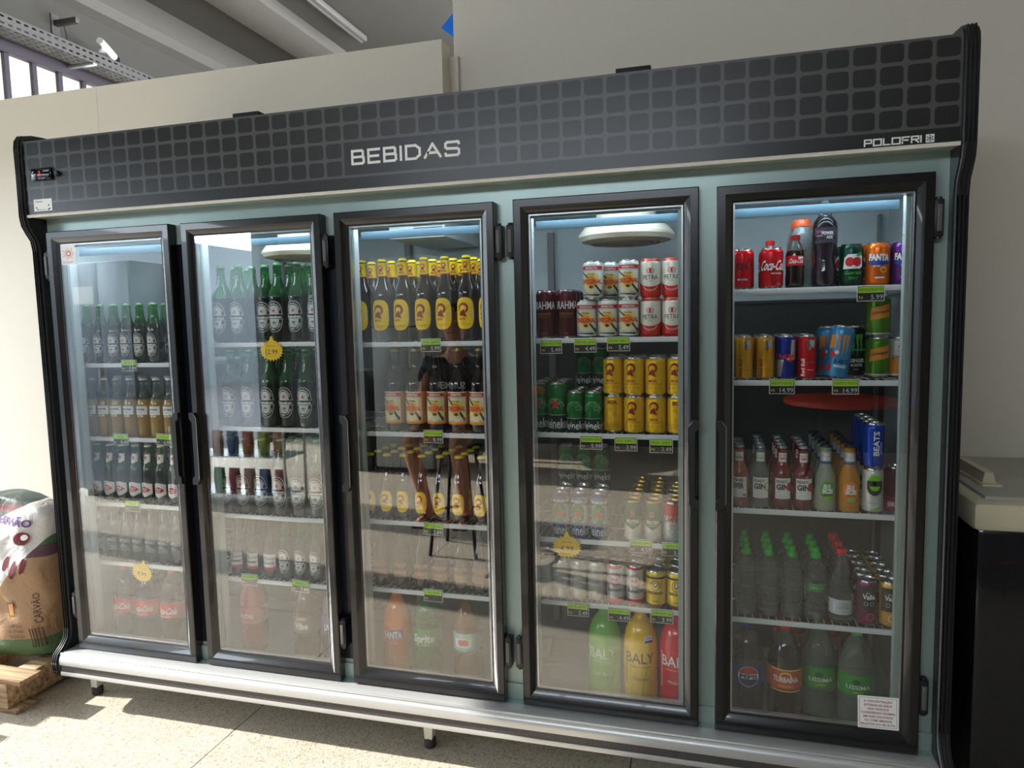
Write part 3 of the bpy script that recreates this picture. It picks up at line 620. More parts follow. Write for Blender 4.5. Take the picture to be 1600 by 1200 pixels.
def original(R, z0, z1, wd, can_=False):
    a = Art(); h = z1-z0; cz = (z0+z1)/2; k = h/.112
    a.rect(-wd, wd, z0, z1, CREAM if not can_ else WHITE, 0); a.rect(-wd, wd, z1-.017*k, z1-.004*k, RED, 1).text('ANTARCTICA', 0, z1-.0105*k, .0068*k, WHITE, 2, w=min(.042, wd*1.5), bold=.04)
    a.rect(-wd, wd, z0, z0+.009*k, ORG if not can_ else DGREEN, 1).rect(-wd, wd, z1-.0205*k, z1-.0195*k, DGREEN, 1)
    n = 14
    for i in range(4): a.ell(0, cz-.002*k, (.034-.004*i)*k, (.036-.0045*i)*k, C('sun_halo_%d' % i, 238+4*i, 226-4*i, 186-26*i), 1+i, 28)
    a.ell(-.002*k, cz-.001*k, .0175*k, .0185*k, ORG, 6, 24)
    a.poly([(-wd+.002, z1-.023*k), (-wd+.010*k, z1-.023*k), (-.009*k, cz+.013*k), (-.014*k, cz+.010*k)], DGREEN, 7); a.poly([(.010*k, cz-.016*k), (.016*k, cz-.012*k), (wd-.002, z0+.013*k), (wd-.010*k, z0+.010*k)], DGREEN, 7)
    a.text('ORIGINAL', 0, cz-.002*k, .0165*k, RED, 9, w=wd*1.78, bold=.03).text('Cerveja', -.002*k, cz+.024*k, .0065*k, DGREEN, 8, shear=.15, bold=.02)
    a.poly([(-.010*k, cz-.022*k), (0, cz-.016*k), (.010*k, cz-.022*k), (0, cz-.028*k)], DGREEN, 8).text('600ml' if not can_ else '350ml', .016*k, z0+.013*k, .0035*k, DGREEN, 9).text('PILSEN', -.014*k, z0+.013*k, .003*k, DGREEN, 9); a.ell(wd-.008*k, z0+.020*k, .005*k, .005*k, C('seal_plum', 110, 50, 60), 8, 14)
    return a
bottle('orig600', 'beer_bottle', P600, BROWNG, original(.0375, .030, .142, .036), ('crown', CAPGOLD, .0150, .0045), bands=[(.175, .3, BROWNN)], wrap=[(.030, .142, C('label_tan_side', 190, 136, 70))])
# clear and pale long necks behind the leftmost door
a = Art(); a.rect(-.029, .029, .128-.038, .128-.004, WHITE, 0); a.text('corona', 0, .113, .0095, C('print_navy', 32, 40, 80), 1, w=.040, bold=.03).text('Extra', .0, .101, .006, C('print_navy', 32, 40, 80), 1); a.rect(-.013, .013, .082, .088, WHITE, 0).ell(0, .085, .006, .002, GREYT, 1, 12)
bottle('corona', 'beer_bottle', PLN, C('pale_lager', 150, 118, 40, .06, coat=.4), a, ('crown', C('crown_white', 225, 225, 222), .0138, .004), bands=[(.150, .3, CLEARG)])
a = Art(); a.poly([(-.031, .040), (-.031, .078), (0, .086), (.031, .078), (.031, .040), (0, .026)], WHITE, 0); a.poly([(-.018, .052), (-.012, .066), (0, .071), (.016, .062), (.024, .054), (.010, .046), (-.012, .045)], RED, 1).text('STELLA', -.001, .060, .006, WHITE, 2, w=.026, bold=.04).text('ARTOIS', -.001, .0515, .005, WHITE, 2, w=.020, bold=.04); a.star(-.004, .077, .004, RED, 1, n=8)
a2 = Art(); a2.poly([(-.018, .166), (-.018, .196), (.018, .196), (.018, .166), (0, .158)], WHITE, 0).ell(0, .182, .005, .007, RED, 1, 14)
bottle('stella', 'beer_bottle', PLN, GREEND, a, ('crown', C('crown_white', 225, 225, 222), .0138, .004), art2=a2, bands=[(.140, .3, GREENG)])
a = Art(); a.text('IMPÉRIO', 0, .085, .0145, WHITE, 1, w=.052, bold=.01).text('PILSEN', -.006, .070, .006, WHITE, 1).rect(-.018, .014, .061, .0635, WHITE, 1).text('PURO MALTE', .002, .055, .005, WHITE, 1).rect(-.024, .024, .046, .0475, WHITE, 1)
a2 = Art(); a2.text('IMPÉRIO', 0, .185, .005, WHITE, 1, w=.030, rot=90)
bottle('imperio', 'beer_bottle', PLN, C('black_beer_glass', 10, 12, 16, .06, coat=.5), a, ('crown', C('crown_white', 225, 225, 222), .0138, .004), art2=a2)
a = Art(); a.rect(-.030, .030, .034, .094, WHITE, 0).rect(-.030, .030, .034, .045, RED, 1).ell(-.010, .080, .008, .009, GREYT, 1, 16).ell(-.010, .080, .006, .007, WHITE, 2, 16).text('BUD', -.010, .080, .004, RED, 3).rect(0, .028, .0765, .079, RED, 1).text('Budweiser', 0, .062, .010, C('print_maroon', 70, 30, 34), 1, w=.050, shear=.25, bold=.02)
bottle('budln', 'beer_bottle', PLN, BROWNG, a, ('crown', RED, .0138, .004))
a = Art(); a.rect(-.028, .028, .040, .092, CREAM, 0).text('PALE ALE', 0, .068, .010, DGREEN, 1, w=.040)
a = Art(); a.rect(-.029, .029, .038, .090, C('label_tan', 132, 100, 70), 0).rect(-.029, .029, .062, .076, C('label_maroon', 96, 34, 30), 1).rect(-.02, .02, .048, .050, BRR, 1)
bottle('malzln', 'beer_bottle', PLN, BROWNG, a, ('crown', CAPGOLD, .0138, .004))
# 2 l soft drinks
P2L = [(0, .012), (.020, .004), (.036, 0), (.046, .006), (.0515, .03), (.0515, .085), (.049, .100), (.050, .112), (.0515, .120), (.0515, .190), (.050, .215), (.043, .245), (.030, .275), (.018, .292), (.0135, .298), (.0135, .306)]
def soda(key, liquid, label, arts, capm, name='soda_bottle', neckm=None):
    bottle(key, name, P2L, liquid, arts, ('screw', capm, .0150, .016), bands=([(.262, .4, neckm)] if neckm else []), wrap=[(.118, .190, label)])
LBR = C('label_coke_red', 205, 22, 34)
a = Art(); a.text('Coca-Cola', 0, .157, .028, WHITE, 1, w=.098, shear=.35, bold=.02).text('SABOR ORIGINAL', 0, .133, .005, WHITE, 1)
soda('coke2l', C('cola', 24, 8, 6, .06, coat=.4), LBR, a, LBR, neckm=CLEARG)
a = Art(); a.text('FANTA', 0, .158, .026, WHITE, 2, w=.070, bold=.05).poly([(-.038, .140), (-.036, .176), (.036, .178), (.040, .145)], C('fanta_blue', 30, 60, 150), 1).text('LARANJA', 0, .128, .006, WHITE, 2)
soda('fanta2l', C('orangeade', 240, 120, 20, .08, coat=.4), C('fanta_label', 235, 90, 30), a, C('fanta_cap', 240, 120, 30))
a = Art(); a.text('Sprite', 0, .157, .030, WHITE, 2, w=.085, shear=.1, bold=.04).text('LIMÃO', .01, .133, .006, SUNY, 2)
soda('sprite2l', C('sprite_plastic', 60, 150, 90, .08, trans=.6), C('sprite_label', 0, 140, 70), a, C('sprite_cap', 20, 150, 70))
a = Art(); a.poly([(-.03, .138), (-.034, .172), (.034, .172), (.03, .138)], WHITE, 1).ell(-.008, .156, .012, .012, RED, 2, 18).ell(.009, .157, .012, .012, RED, 2, 18).text('guarana', 0, .130, .006, WHITE, 2)
soda('kuat2l', C('guarana_soda', 150, 90, 40, .08, trans=.5), C('guarana_label', 150, 200, 190), a, C('kuat_cap', 30, 120, 60))
a = Art(); a.text('Vibe', 0, .155, .026, WHITE, 2, w=.055, bold=.03).rect(-.02, .02, .178, .180, WHITE, 2).rect(-.02, .02, .183, .185, WHITE, 2)
soda('vibe2l', C('brown_soda', 70, 40, 30, .08, coat=.4), C('vibe_label', 110, 100, 90), a, C('vibe_cap', 60, 60, 60))
a = Art(); a.text('UVA', 0, .150, .022, WHITE, 2, w=.045, bold=.04)
soda('grape2l', C('grape_soda', 60, 20, 70, .08, coat=.4), C('grape_label', 96, 70, 130), a, C('grape_cap', 90, 40, 120))
a = Art(); a.text('FRUTAS', 0, .155, .016, WHITE, 2, w=.06, bold=.03)
soda('berry2l', C('berry_soda', 190, 60, 60, .08, coat=.4), C('berry_label', 210, 90, 90), a, RED)
PB = C('pepsi_blue', 24, 60, 150)
a = Art(); a.ell(0, .155, .033, .033, WHITE, 1, 30).poly([(.0315*math.cos(math.radians(t)), .155+.0315*math.sin(math.radians(t))) for t in range(15, 166, 10)], RED, 2).poly([(.0315*math.cos(math.radians(t)), .155+.0315*math.sin(math.radians(t))) for t in range(195, 346, 10)], C('pepsi_navy', 16, 34, 90), 2).rect(-.032, .032, .147, .163, WHITE, 3).text('PEPSI', 0, .155, .0125, C('pepsi_navy', 16, 34, 90), 4, w=.054, bold=.05)
soda('pepsi2l', C('cola', 24, 8, 6, .06, coat=.4), PB, a, PB, neckm=CLEARG)
a = Art(); TO = C('turbaina_orange', 206, 84, 30); a.rect(-.05, .05, .186, .190, SUNY, 1).rect(-.05, .05, .118, .122, SUNY, 1).ell(0, .168, .018, .014, SUNY, 1, 20).ell(0, .166, .015, .011, TO, 2, 20).text('TURBAÍNA', 0, .158, .017, WHITE, 4, w=.080, bold=.04).text('TUBARÃO', 0, .136, .007, SUNY, 4)
soda('turba2l', C('dark_cola', 34, 14, 10, .06, coat=.4), TO, a, RED, neckm=CLEARG)
LG = C('lissima_green', 36, 150, 50)
a = Art(); a.ell(-.006, .168, .012, .009, C('leaf_dark_green', 16, 90, 40), 1, 20).text('LISSIMA', 0, .152, .013, WHITE, 2, w=.072, bold=.01).text('LIMÃO', 0, .136, .007, SUNY, 2)
soda('liss2l', C('clear_soda', 200, 215, 205, .06, trans=.85, ior=1.3), LG, a, C('lissima_cap', 50, 190, 70), name='soda_bottle')
a = Art(); a.text('laranja', 0, .155, .014, WHITE, 2, w=.07)
soda('orange2l', C('amber_soda', 190, 70, 25, .08, trans=.3), C('amber_label', 200, 70, 30), a, C('orange_cap', 235, 90, 40))
PBALY = [(0, .010), (.030, .003), (.048, 0), (.056, .012), (.0575, .04), (.0575, .18), (.0565, .215), (.050, .25), (.040, .275), (.028, .292), (.0195, .302), (.0195, .312)]
def baly(key, rgb, tx, sub, extra=None):
    mm = C('baly_%s' % key, *rgb, .22, coat=.5); a = Art(); a.text('BALY', 0, .175, .036, tx, 1, w=.098, bold=.01).text('ENERGY DRINK', 0, .145, .005, tx, 1, w=.07).text(sub, 0, .105, .012, tx, 1, shear=.25)
    a.rect(-.056, -.050, .08, .20, tx, 1).rect(-.0545, -.0515, .083, .197, mm, 2)
    if extra: a.rect(.014, .044, .225, .247, WHITE, 1).rect(.015, .043, .226, .233, C('print_navy', 32, 40, 80), 2).text('OFERTA', .029, .240, .006, C('print_navy', 32, 40, 80), 2, w=.024)
    bottle(key, 'energy_drink_bottle', PBALY, mm, a, ('screw', mm, .021, .018))
baly('balyg', (120, 190, 60), WHITE, 'Maçã Verde'); baly('balyy', (246, 196, 12), C('baly_brown', 96, 66, 10), 'Tropical', True); baly('balyr', (222, 24, 44), WHITE, 'Melancia')
# cans
C350, C269, C350S, C473, C250 = (.033, .122), (.0288, .134), (.029, .156), (.033, .157), (.0265, .134)
HG = C('heineken_green', 20, 122, 52, .25, .35); HD = C('heineken_black_green', 24, 52, 36, .3, .2)
def heincan(key, R, H, zero=False):
    a = Art(); ml = HD if not zero else C('zero_blue', 22, 52, 124, .25, .3); top = .34*H
    a.rect(-R*1.6, R*1.6, top, top+.001, WHITE, 1).text('Heineken', .004, top*.52, .034 if H > .15 else .028, C('can_silver_print', 226, 230, 226), 2, w=R*3.3, bold=.015)
    if zero:
        a.stad(0, top+.030, R*.80, .034, WHITE, 0).stad(0, top+.030, R*.76, .032, HG, 1); a.rect(-R*1.6, R*1.6, .002, top, ml, 1)
        a.poly([(-R*1.5, H*.68), (-R*1.5, H*.80), (-R*.5, H*.85), (R*.5, H*.85), (R*1.5, H*.80), (R*1.5, H*.68), (R*.5, H*.73), (-R*.5, H*.73)], ml, 3).text('HEINEKEN 0.0', 0, H*.79, .011, WHITE, 4, w=R*2.3, bold=.03)
        a.star(0, top+.027, .0195, WHITE, 5).star(0, top+.027, .018, RED, 6)
        can(key, 'beer_can', R, H, C('heineken_silver', 176, 190, 196, .25, .6), a, [(.0, top, ml), (H-.02, H, ml)])
    else:
        if H > .14: a.star(0, top+.036, .020, WHITE, 3).star(0, top+.036, .0185, RED, 4)
        else: a.star(.012, top+.034, .011, WHITE, 3).star(.012, top+.034, .0098, HG, 4)
        a.arc('HEINEKEN ORIGINAL', 0, top+.018, .030 if H < .14 else .032, .036, .009, C('print_pale_green', 130, 190, 120), 2, 170, 10, bold=0)
        a.ring(0, top+.015, .023, .030, .0012, C('print_pale_green', 130, 190, 120), 2, 24, 0, 180)
        can(key, 'beer_can', R, H, HG, a, [(0, top, HD)])
heincan('hein269', *C269); heincan('hein350s', .0315, .162); heincan('hein00', *C350S, zero=True)
def skolcan(key, R, H, back=False):
    YC = C('can_yellow', 236, 190, 20, .28, .35); a = Art()
    if back:
        a.text('SKOL', 0, H*.82, .012, BRR, 1, w=R*1.1, bold=.05)
        for i in range(3): a.ring(-.008+.016*(i % 2), H*(.62-.13*i), .005, .006, .001, BRR, 1, 12)
        for i in range(3): a.rect(-R*.8, R*.7, H*(.26-.05*i), H*(.26-.05*i)+.0012, BRR, 1)
    else:
        s = skol(.88*R/.033, H*.60, .0); a.items += [it for it in s.items[1:3]]; a.text('SKOL', -.003, H*.39, .0075, BRR, 2, bold=.05, sx=1.1)
        a.rect(-R*.8, R*.75, H*.32, H*.32+.0008, BRR, 1).rect(-R*.8, R*.75, H*.30, H*.30+.0008, BRR, 1)
        for i in range(4): a.ring(-R*.7+i*R*.45, H*.21, .0028, .0035, .0008, BRR, 1, 10)
        a.text('350ml' if R > .03 else '269ml', .004, H*.10, .004, BRR, 1)
    can(key, 'beer_can', R, H, YC, a)
skolcan('skol350', *C350); skolcan('skol350b', *C350, back=True)
can('origcan', 'beer_can', *C350, C('can_offwhite', 226, 226, 214, .3, .3), original(.033, .008, .108, .040, True))
PT = C('petra_cream', 226, 220, 204, .3, .2); PR = C('petra_red', 205, 40, 34, .28, .3)
a = Art(); R, H = C350; a.poly([(-.05, .010), (-.05, .055)]+[(-.05+.1*i/16, .052-.018*math.cos(PI*(i/16-.5))**1) for i in range(17)]+[(.05, .010)], PR, 1); a.text('PETRA', 0, .063, .015, BLACK, 2, w=.048, bold=-.0).text('ORIGEM', 0, .051, .003, BLACK, 2)
a.ell(0, .083, .012, .009, PR, 1, 20).ell(0, .083, .010, .0072, PT, 2, 20).rect(-.0035, .0035, .077, .089, PR, 3); a.ring(0, .034, .020, .014, .001, PT, 3, 18, 180, 360); a.ring(0, .038, .024, .014, .001, PT, 3, 18, 180, 360); a.text('PURO MALTE', 0, .040, .0042, SUNY, 3)
can('petra', 'beer_can', *C350, PT, a, [(0, .012, PR), (H-.010, H-.0056, PR)], rim=C('petra_rim', 222, 120, 90, .3, .6))
a = Art(); BM = C('brahma_maroon', 88, 22, 34, .25, .45); a.text('BRAHMA', 0, .108, .026, C('print_pale', 216, 206, 206), 1, w=.086, bold=.02).text('DUPLO MALTE', 0, .080, .005, GOLDP, 1, w=.045).rect(-.022, .022, .074, .0745, GOLDP, 1).rect(-.022, .022, .068, .0685, GOLDP, 1).text('473ml', 0, .016, .004, GOLDP, 1)
can('brahma', 'beer_can', *C473, BM, a)
a = Art(); R, H = C269; SGc = C('spaten_green', 18, 84, 48, .25, .35); SWc = C('spaten_pale', 208, 208, 202, .3, .4)
a.poly([(-.0452, .066), (0, .040), (.0452, .066), (.0452, .124), (-.0452, .124)], SGc, 1); a.text('SPATEN', 0, .066, .012, WHITE, 3, w=.042, bold=.03).rect(-.0055, .0055, .085, .099, WHITE, 2).rect(-.0045, .0045, .086, .098, RED, 3).text('MÜNCHEN', 0, .055, .003, WHITE, 3).rect(-.014, .014, .028, .0285, GREYT, 1)
can('spaten', 'beer_can', *C269, SWc, a, [(.066, H-.006, SGc)], lid=GOLDM, rim=GOLDM)
a = Art(); a.rect(-.0452, .0452, .090, .124, RED, 1).text('CAMPARI', 0, .080, .019, RED, 2, w=.050, bold=.02).ring(0, .040, .011, .011, .001, BLACK, 2, 6).rect(-.016, .016, .088, .0885, GREYT, 2).text('SPRITZ', 0, .058, .005, BLACK, 2)
can('redtop', 'drink_can', *C269, SWc, a, [(.090, H-.006, RED)], lid=GOLDM)
a = Art(); a.ring(0, .084, .019, .022, .0018, RED, 1, 26).ring(0, .084, .015, .018, .001, GREYT, 1, 26).text('BUD', 0, .084, .009, RED, 2, bold=.04).text('Budweiser', 0, .050, .0125, C('print_dark', 40, 40, 44), 2, w=.056, shear=.3, bold=.02).rect(-.0452, .0452, .066, .068, RED, 1)
can('budcan', 'beer_can', *C269, C('bud_silver', 202, 204, 206, .28, .5), a, [(0, .022, C('bud_red', 200, 24, 38, .25, .4)), (H-.014, H-.006, C('bud_red', 200, 24, 38, .25, .4))], lid=LIDD)
a = Art(); R, H = C350; EY = C('eisenbahn_yellow', 232, 196, 40, .28, .3); a.rect(-.0518, .0518, .096, .103, C('print_dark', 40, 40, 44), 1).ell(0, .075, .015, .017, C('print_dark', 40, 40, 44), 1, 24).ell(0, .075, .0128, .0148, EY, 2, 24).ell(0, .077, .007, .008, C('print_dark', 40, 40, 44), 3, 20).ell(0, .078, .004, .005, WHITE, 4, 14).text('EISENBAHN', 0, .050, .009, C('eisen_brown', 110, 60, 20), 2, w=.052, bold=.03).text('PILSEN', 0, .022, .006, BLACK, 2, w=.020)
can('eisen', 'beer_can', *C350, EY, a, [(0, .012, GOLDM)], lid=LIDD)
a = Art(); a.stad(0, .07, .020, .032, C('can_faint_grey', 168, 170, 166), 1).text('lager', 0, .07, .010, GREYT, 2, w=.03)
can('greycan', 'drink_can', *C269, C('can_pale_grey', 190, 192, 188, .3, .5), a, lid=LIDD)
CR_ = C('coke_can_red', 214, 18, 30, .22, .35)
a = Art(); a.text('Coca-Cola', 0, .070, .030, WHITE, 1, w=.082, shear=.35, bold=.025).text('SABOR ORIGINAL', .012, .045, .004, WHITE, 1, w=.034, bold=.03).text('350 ml', .018, .014, .003, WHITE, 1)
can('coke', 'soda_can', *C350, CR_, a)
a = Art(); a.text('Coca-Cola', 0, .076, .030, C('coke_black', 70, 10, 16), 1, w=.082, shear=.35, bold=.025).text('SEM AÇÚCAR', 0, .030, .005, WHITE, 1, w=.030, bold=.03)
can('coke0', 'soda_can', *C350, CR_, a)
GA = C('guarana_can_green', 10, 58, 46, .22, .35)
a = Art(); a.poly([(-.028, .050), (-.024, .082), (-.014, .092), (.018, .092), (.028, .086), (.028, .056), (.020, .050)], WHITE, 1).ell(-.009, .070, .0125, .0135, RED, 2, 22).ell(.011, .070, .0125, .0135, RED, 3, 22).poly([(.006, .088), (.02, .098), (.028, .094), (.016, .084)], C('leaf_green', 40, 150, 60), 4).text('Guaraná', 0, .040, .012, C('script_green', 70, 200, 90), 2, w=.048, shear=.3).text('ZERO', 0, .024, .007, C('script_green', 70, 200, 90), 2)
can('guarana', 'soda_can', *C350, GA, a, rim=C('dark_rim', 24, 44, 40, .3, .5))
FO = C('fanta_can_orange', 232, 112, 24, .22, .4); FB = C('fanta_blue', 30, 60, 150)
def fanta(key, m_, w_=.056):
    a = Art(); a.poly([(-.027, .060), (-.028, .072), (.030, .080), (.032, .062), (0, .054)], FB, 1).text('FANTA', 0, .080, .018, WHITE, 3, w=w_, bold=.06, rot=-3).text('laranja' if key == 'fanta' else 'uva', -.006, .056, .005, WHITE, 3, bold=.03).ell(.012, .044, .010, .008, SUNY, 1, 18).ell(.012, .044, .008, .006, m_, 2, 18).rect(-.010, .014, .020, .024, WHITE, 1)
    can(key, 'soda_can', *C350, m_, a, rim=m_)
fanta('fanta', FO); fanta('fantau', C('fanta_grape', 96, 40, 130, .22, .4))
R, H = C250
def bull(key, m_, txc, patch=None, split=None):
    a = Art()
    a.text('Red Bull', -.014, .038, .011, txc, 3, w=.052, rot=90, bold=.03)
    if patch: a.poly([(-.002, H-.014), (-.002, H-.040), (.006, H-.046), (.010, H-.034), (.020, H-.040), (.024, H-.014)], patch, 1)
    a.rect(-.004, .022, .052, .053, GREYT, 1).rect(-.002, .018, .030, .031, txc, 1)
    can(key, 'energy_drink_can', R, H, m_, a)
bull('bully', C('bull_yellow', 226, 162, 10, .25, .45), C('bull_brown', 110, 66, 10), CAN_AL); bull('bullr', C('bull_red', 212, 24, 34, .25, .45), WHITE, CAN_AL)
a = Art(); SV = C('bull_silver', 206, 208, 212, .25, .7); a.poly([(-.0415, .010), (-.0415, .060), (-.008, .062), (-.016, .010)], SV, 1).poly([(.014, .120), (.030, .120), (.030, .060), (.010, .062)], SV, 1).text('Red Bull', 0, .072, .013, RED, 3, w=.044, bold=.05).ell(.010, .064, .010, .005, SUNY, 2, 16).poly([(.0, .058), (.012, .066), (.020, .060), (.010, .054)], RED, 3).rect(-.041, .041, .004, .010, SV, 2)
can('bullb', 'energy_drink_can', R, H, C('bull_blue', 20, 44, 150, .25, .5), a)
def monster(key, m_, claw, tx, word):
    a = Art()
    for dx, zb in ((-.010, .070), (.002, .062), (.013, .072)):
        a.poly([(dx-.004, .130), (dx+.006, .132), (dx+.003, .110), (dx+.0045, .096), (dx-.001, zb), (dx-.0005, .094), (dx-.003, .112)], claw, 2)
    if key == 'monb': a.poly([(-.038, .085), (-.036, .128), (-.020, .130), (-.018, .095)], ORG, 1).ell(-.022, .072, .010, .010, RED, 1, 18).ell(-.012, .078, .006, .006, WHITE, 2, 14).ell(-.030, .030, .008, .012, RED, 1, 14)
    else: a.rect(-.012, .030, .082, .087, C('monster_green', 30, 160, 80), 1)
    a.text(word, .004, .052, .011, tx, 3, w=.046, bold=.04).text('MONSTER' if key != 'monb' else 'MANGO', .002, .038, .009, WHITE, 3, w=.034, bold=.02).text('473 ml', .0, .025, .004, tx, 2)
    can(key, 'energy_drink_can', *C473, m_, a, lid=CAN_AL)
monster('monb', C('monster_blue', 60, 150, 204, .25, .4), C('claw_orange', 206, 140, 80), C('juice_navy', 20, 40, 90), 'JUICE'); monster('monk', C('monster_black', 16, 16, 18, .25, .4), C('claw_green', 70, 190, 70), WHITE, 'GINGER')
a = Art(); SG = C('schweppes_green', 92, 150, 30, .25, .4); a.poly([(-.030, .050), (-.026, .086), (.030, .100), (.030, .062)], ORG, 1).text('Schweppes', 0, .076, .010, BLACK, 2, w=.052, shear=.2, rot=10, bold=.02).text('CITRUS', 0, .018, .006, DGREEN, 2)
can('schg', 'soda_can', *C350, SG, a, [(.008, .014, SWc)])
a = Art(); a.rect(-.0518, .0518, .012, .060, ORG, 1).text('Schweppes', 0, .066, .011, BLACK, 2, w=.052, shear=.2, rot=10, bold=.02).rect(-.008, .008, .092, .096, RED, 2)
can('scho', 'soda_can', *C350, C('schweppes_white', 216, 214, 204, .28, .3), a)
a = Art(); BB = C('beats_blue', 20, 70, 190, .22, .5); a.text('BEATS', .002, .075, .016, WHITE, 1, w=.072, rot=90, bold=.03).text('SENSES', .016, .062, .006, WHITE, 1, w=.035, rot=90)
can('beatsb', 'drink_can', *C269, BB, a)
a = Art(); BG = C('beats_lime', 130, 205, 40); a.ell(0, .094, .020, .022, BG, 1, 24).ell(0, .078, .022, .024, BLACK, 2, 24, 180, 360).rect(-.022, .022, .078, .098, BLACK, 2).rect(-.018, .018, .098, .106, BG, 3).poly([(.014*math.cos(math.radians(t)), .082+.014*math.sin(math.radians(t))) for t in range(180, 361, 12)], BG, 4).poly([(-.02, .008), (.02, .022), (.024, .018), (-.012, .004)], BG, 1).rect(-.02, -.004, .034, .035, BLACK, 1).rect(-.02, .006, .030, .031, BLACK, 1)
can('beatsg', 'drink_can', *C269, C('beats_white', 212, 216, 208, .3, .3), a)
a = Art(); a.text('DRINK', 0, .022, .012, WHITE, 1, w=.044, bold=.04).rect(-.04, .04, .040, .042, C('pink_print', 200, 90, 130), 1)
can('pinkdr', 'drink_can', *C269, C('pink_dark', 84, 34, 52, .3, .3), a, [(.004, .034, C('pink_band', 170, 60, 100, .3, .3))])
def valle(key, base, c2, fr):
    a = Art(); a.rect(-.028, .028, .050, .122, C('valle_black', 26, 22, 24, .3, .2), 1).text('del', -.004, .104, .006, WHITE, 2).text('Valle', 0, .092, .015, WHITE, 2, w=.036, bold=.04).ring(-.008, .070, .006, .006, .001, WHITE, 2, 14).ring(.009, .070, .006, .006, .001, WHITE, 2, 14).ell(.004, .030, .012, .012, fr, 2, 20).ell(.004, .030, .009, .009, c2, 3, 20)
    can(key, 'juice_can', .0295, .140, base, a, lid=CAN_AL)
valle('vallep', C('valle_purple', 130, 40, 90, .25, .45), C('valle_grape', 96, 24, 64), C('valle_pink', 190, 80, 110)); valle('valley', C('valle_yellow', 214, 168, 70, .28, .35), C('valle_fruit', 238, 150, 60), CREAM)
# small plastic and glass bottles of the rightmost door
P200 = [(0, .003), (.022, 0), (.0265, .005), (.027, .03), (.0255, .05), (.0265, .065), (.0265, .095), (.024, .112), (.016, .130), (.0115, .138), (.0115, .146)]
a = Art(); a.text('Coca-Cola', 0, .080, .014, WHITE, 1, w=.044, shear=.35, bold=.02).rect(.006, .024, .086, .092, WHITE, 1)
bottle('pet200', 'soda_bottle', P200, C('cola', 24, 8, 6, .06, coat=.4), a, ('screw', RED, .0135, .016), bands=[(.11, .2, CLEARG)], wrap=[(.066, .095, LBR)])
PPW = [(0, .003), (.030, 0), (.034, .006), (.0345, .05), (.029, .075), (.0285, .088), (.034, .115), (.0355, .140), (.0355, .172), (.032, .190), (.022, .204), (.0165, .210), (.0165, .216)]
a = Art(); a.rect(-.030, .030, .128, .172, C('powerade_grey', 60, 56, 66), 0).text('POWER', .006, .156, .0095, WHITE, 1, w=.032, bold=.02).text('ADE', .011, .144, .0085, WHITE, 1, w=.018, bold=.02).rect(-.026, -.006, .158, .164, C('powerade_pink', 170, 70, 120), 1).rect(-.026, -.010, .148, .149, WHITE, 1)
bottle('powerade', 'sports_drink_bottle', PPW, C('dark_grape_drink', 34, 22, 34, .08, coat=.5), a, ('sport', C('smoke_cap', 56, 60, 64, .15), .0180, .036))
PGT = [(0, .003), (.030, 0), (.0345, .006), (.0345, .06), (.0325, .072), (.0325, .12), (.0345, .13), (.033, .150), (.027, .172), (.021, .184), (.0205, .195)]
a = Art(); a.poly([(-.006, .122), (.010, .122), (-.001, .098), (.007, .098), (-.010, .060), (-.002, .090), (-.010, .090)], ORG, 1)
bottle('gatorc', 'sports_drink_bottle', PGT, C('pale_isotonic', 206, 214, 212, .08, trans=.75, ior=1.33), a, ('screw', C('gatorade_orange_cap', 232, 96, 50), .0235, .020))
bottle('gatorr', 'sports_drink_bottle', PGT, C('red_isotonic', 190, 28, 34, .08, coat=.4), a, ('screw', C('gatorade_orange_cap', 232, 96, 50), .0235, .020))
PGIN = [(0, .002), (.026, 0), (.029, .005), (.029, .100), (.027, .112), (.020, .128), (.0155, .142), (.0140, .172), (.0150, .174), (.0150, .180), (.0130, .182), (.0130, .188)]
GK = C('print_dark', 40, 40, 44)
def gin(key, liq, acc, fruit, word='GIN', top='READY'):
    a = Art(); a.rect(-.025, .025, .030, .094, WHITE, 0).text(top, -.004, .084, .009, GK, 1, w=.034, bold=.03).text(word, -.003, .067, .017, GK, 1, w=.036, bold=.05).text('MIX', -.010, .052, .004, acc, 1).rect(-.018, .006, .042, .0428, GREYT, 1).rect(-.018, .010, .036, .0368, GREYT, 1)
    fruit(a); a2 = Art(); a2.rect(-.013, .013, .142, .170, WHITE, 0).text(top, 0, .162, .005, acc, 1).text(word, 0, .153, .007, acc, 1, bold=.05)
    bottle(key, 'mixed_drink_bottle', PGIN, liq, a, ('crown', C('crown_silver', 178, 180, 182, .3, .7), .0142, .004), art2=a2)
gin('ginr', C('ready_red', 128, 12, 30, .08, coat=.5, trans=.25), RED, lambda a: a.ell(.020, .068, .010, .014, C('berry_red', 190, 24, 50), 2, 18))
gin('ginc', C('ready_clear', 200, 206, 200, .08, trans=.75, ior=1.33), C('lime', 150, 190, 60), lambda a: a.ring(.020, .066, .010, .014, .003, C('lime', 150, 190, 60), 2, 18))
gin('whisk', C('ready_amber', 186, 100, 70, .08, coat=.4, trans=.4), C('jade', 20, 120, 100), lambda a: a.rect(.012, .022, .034, .04, C('jade', 20, 120, 100), 2), 'EVER', 'THE')
PICE = [(0, .002), (.027, 0), (.0305, .006), (.0305, .095), (.028, .110), (.021, .126), (.0165, .142), (.0155, .176), (.0165, .178), (.0165, .188), (.0150, .190), (.0150, .196)]
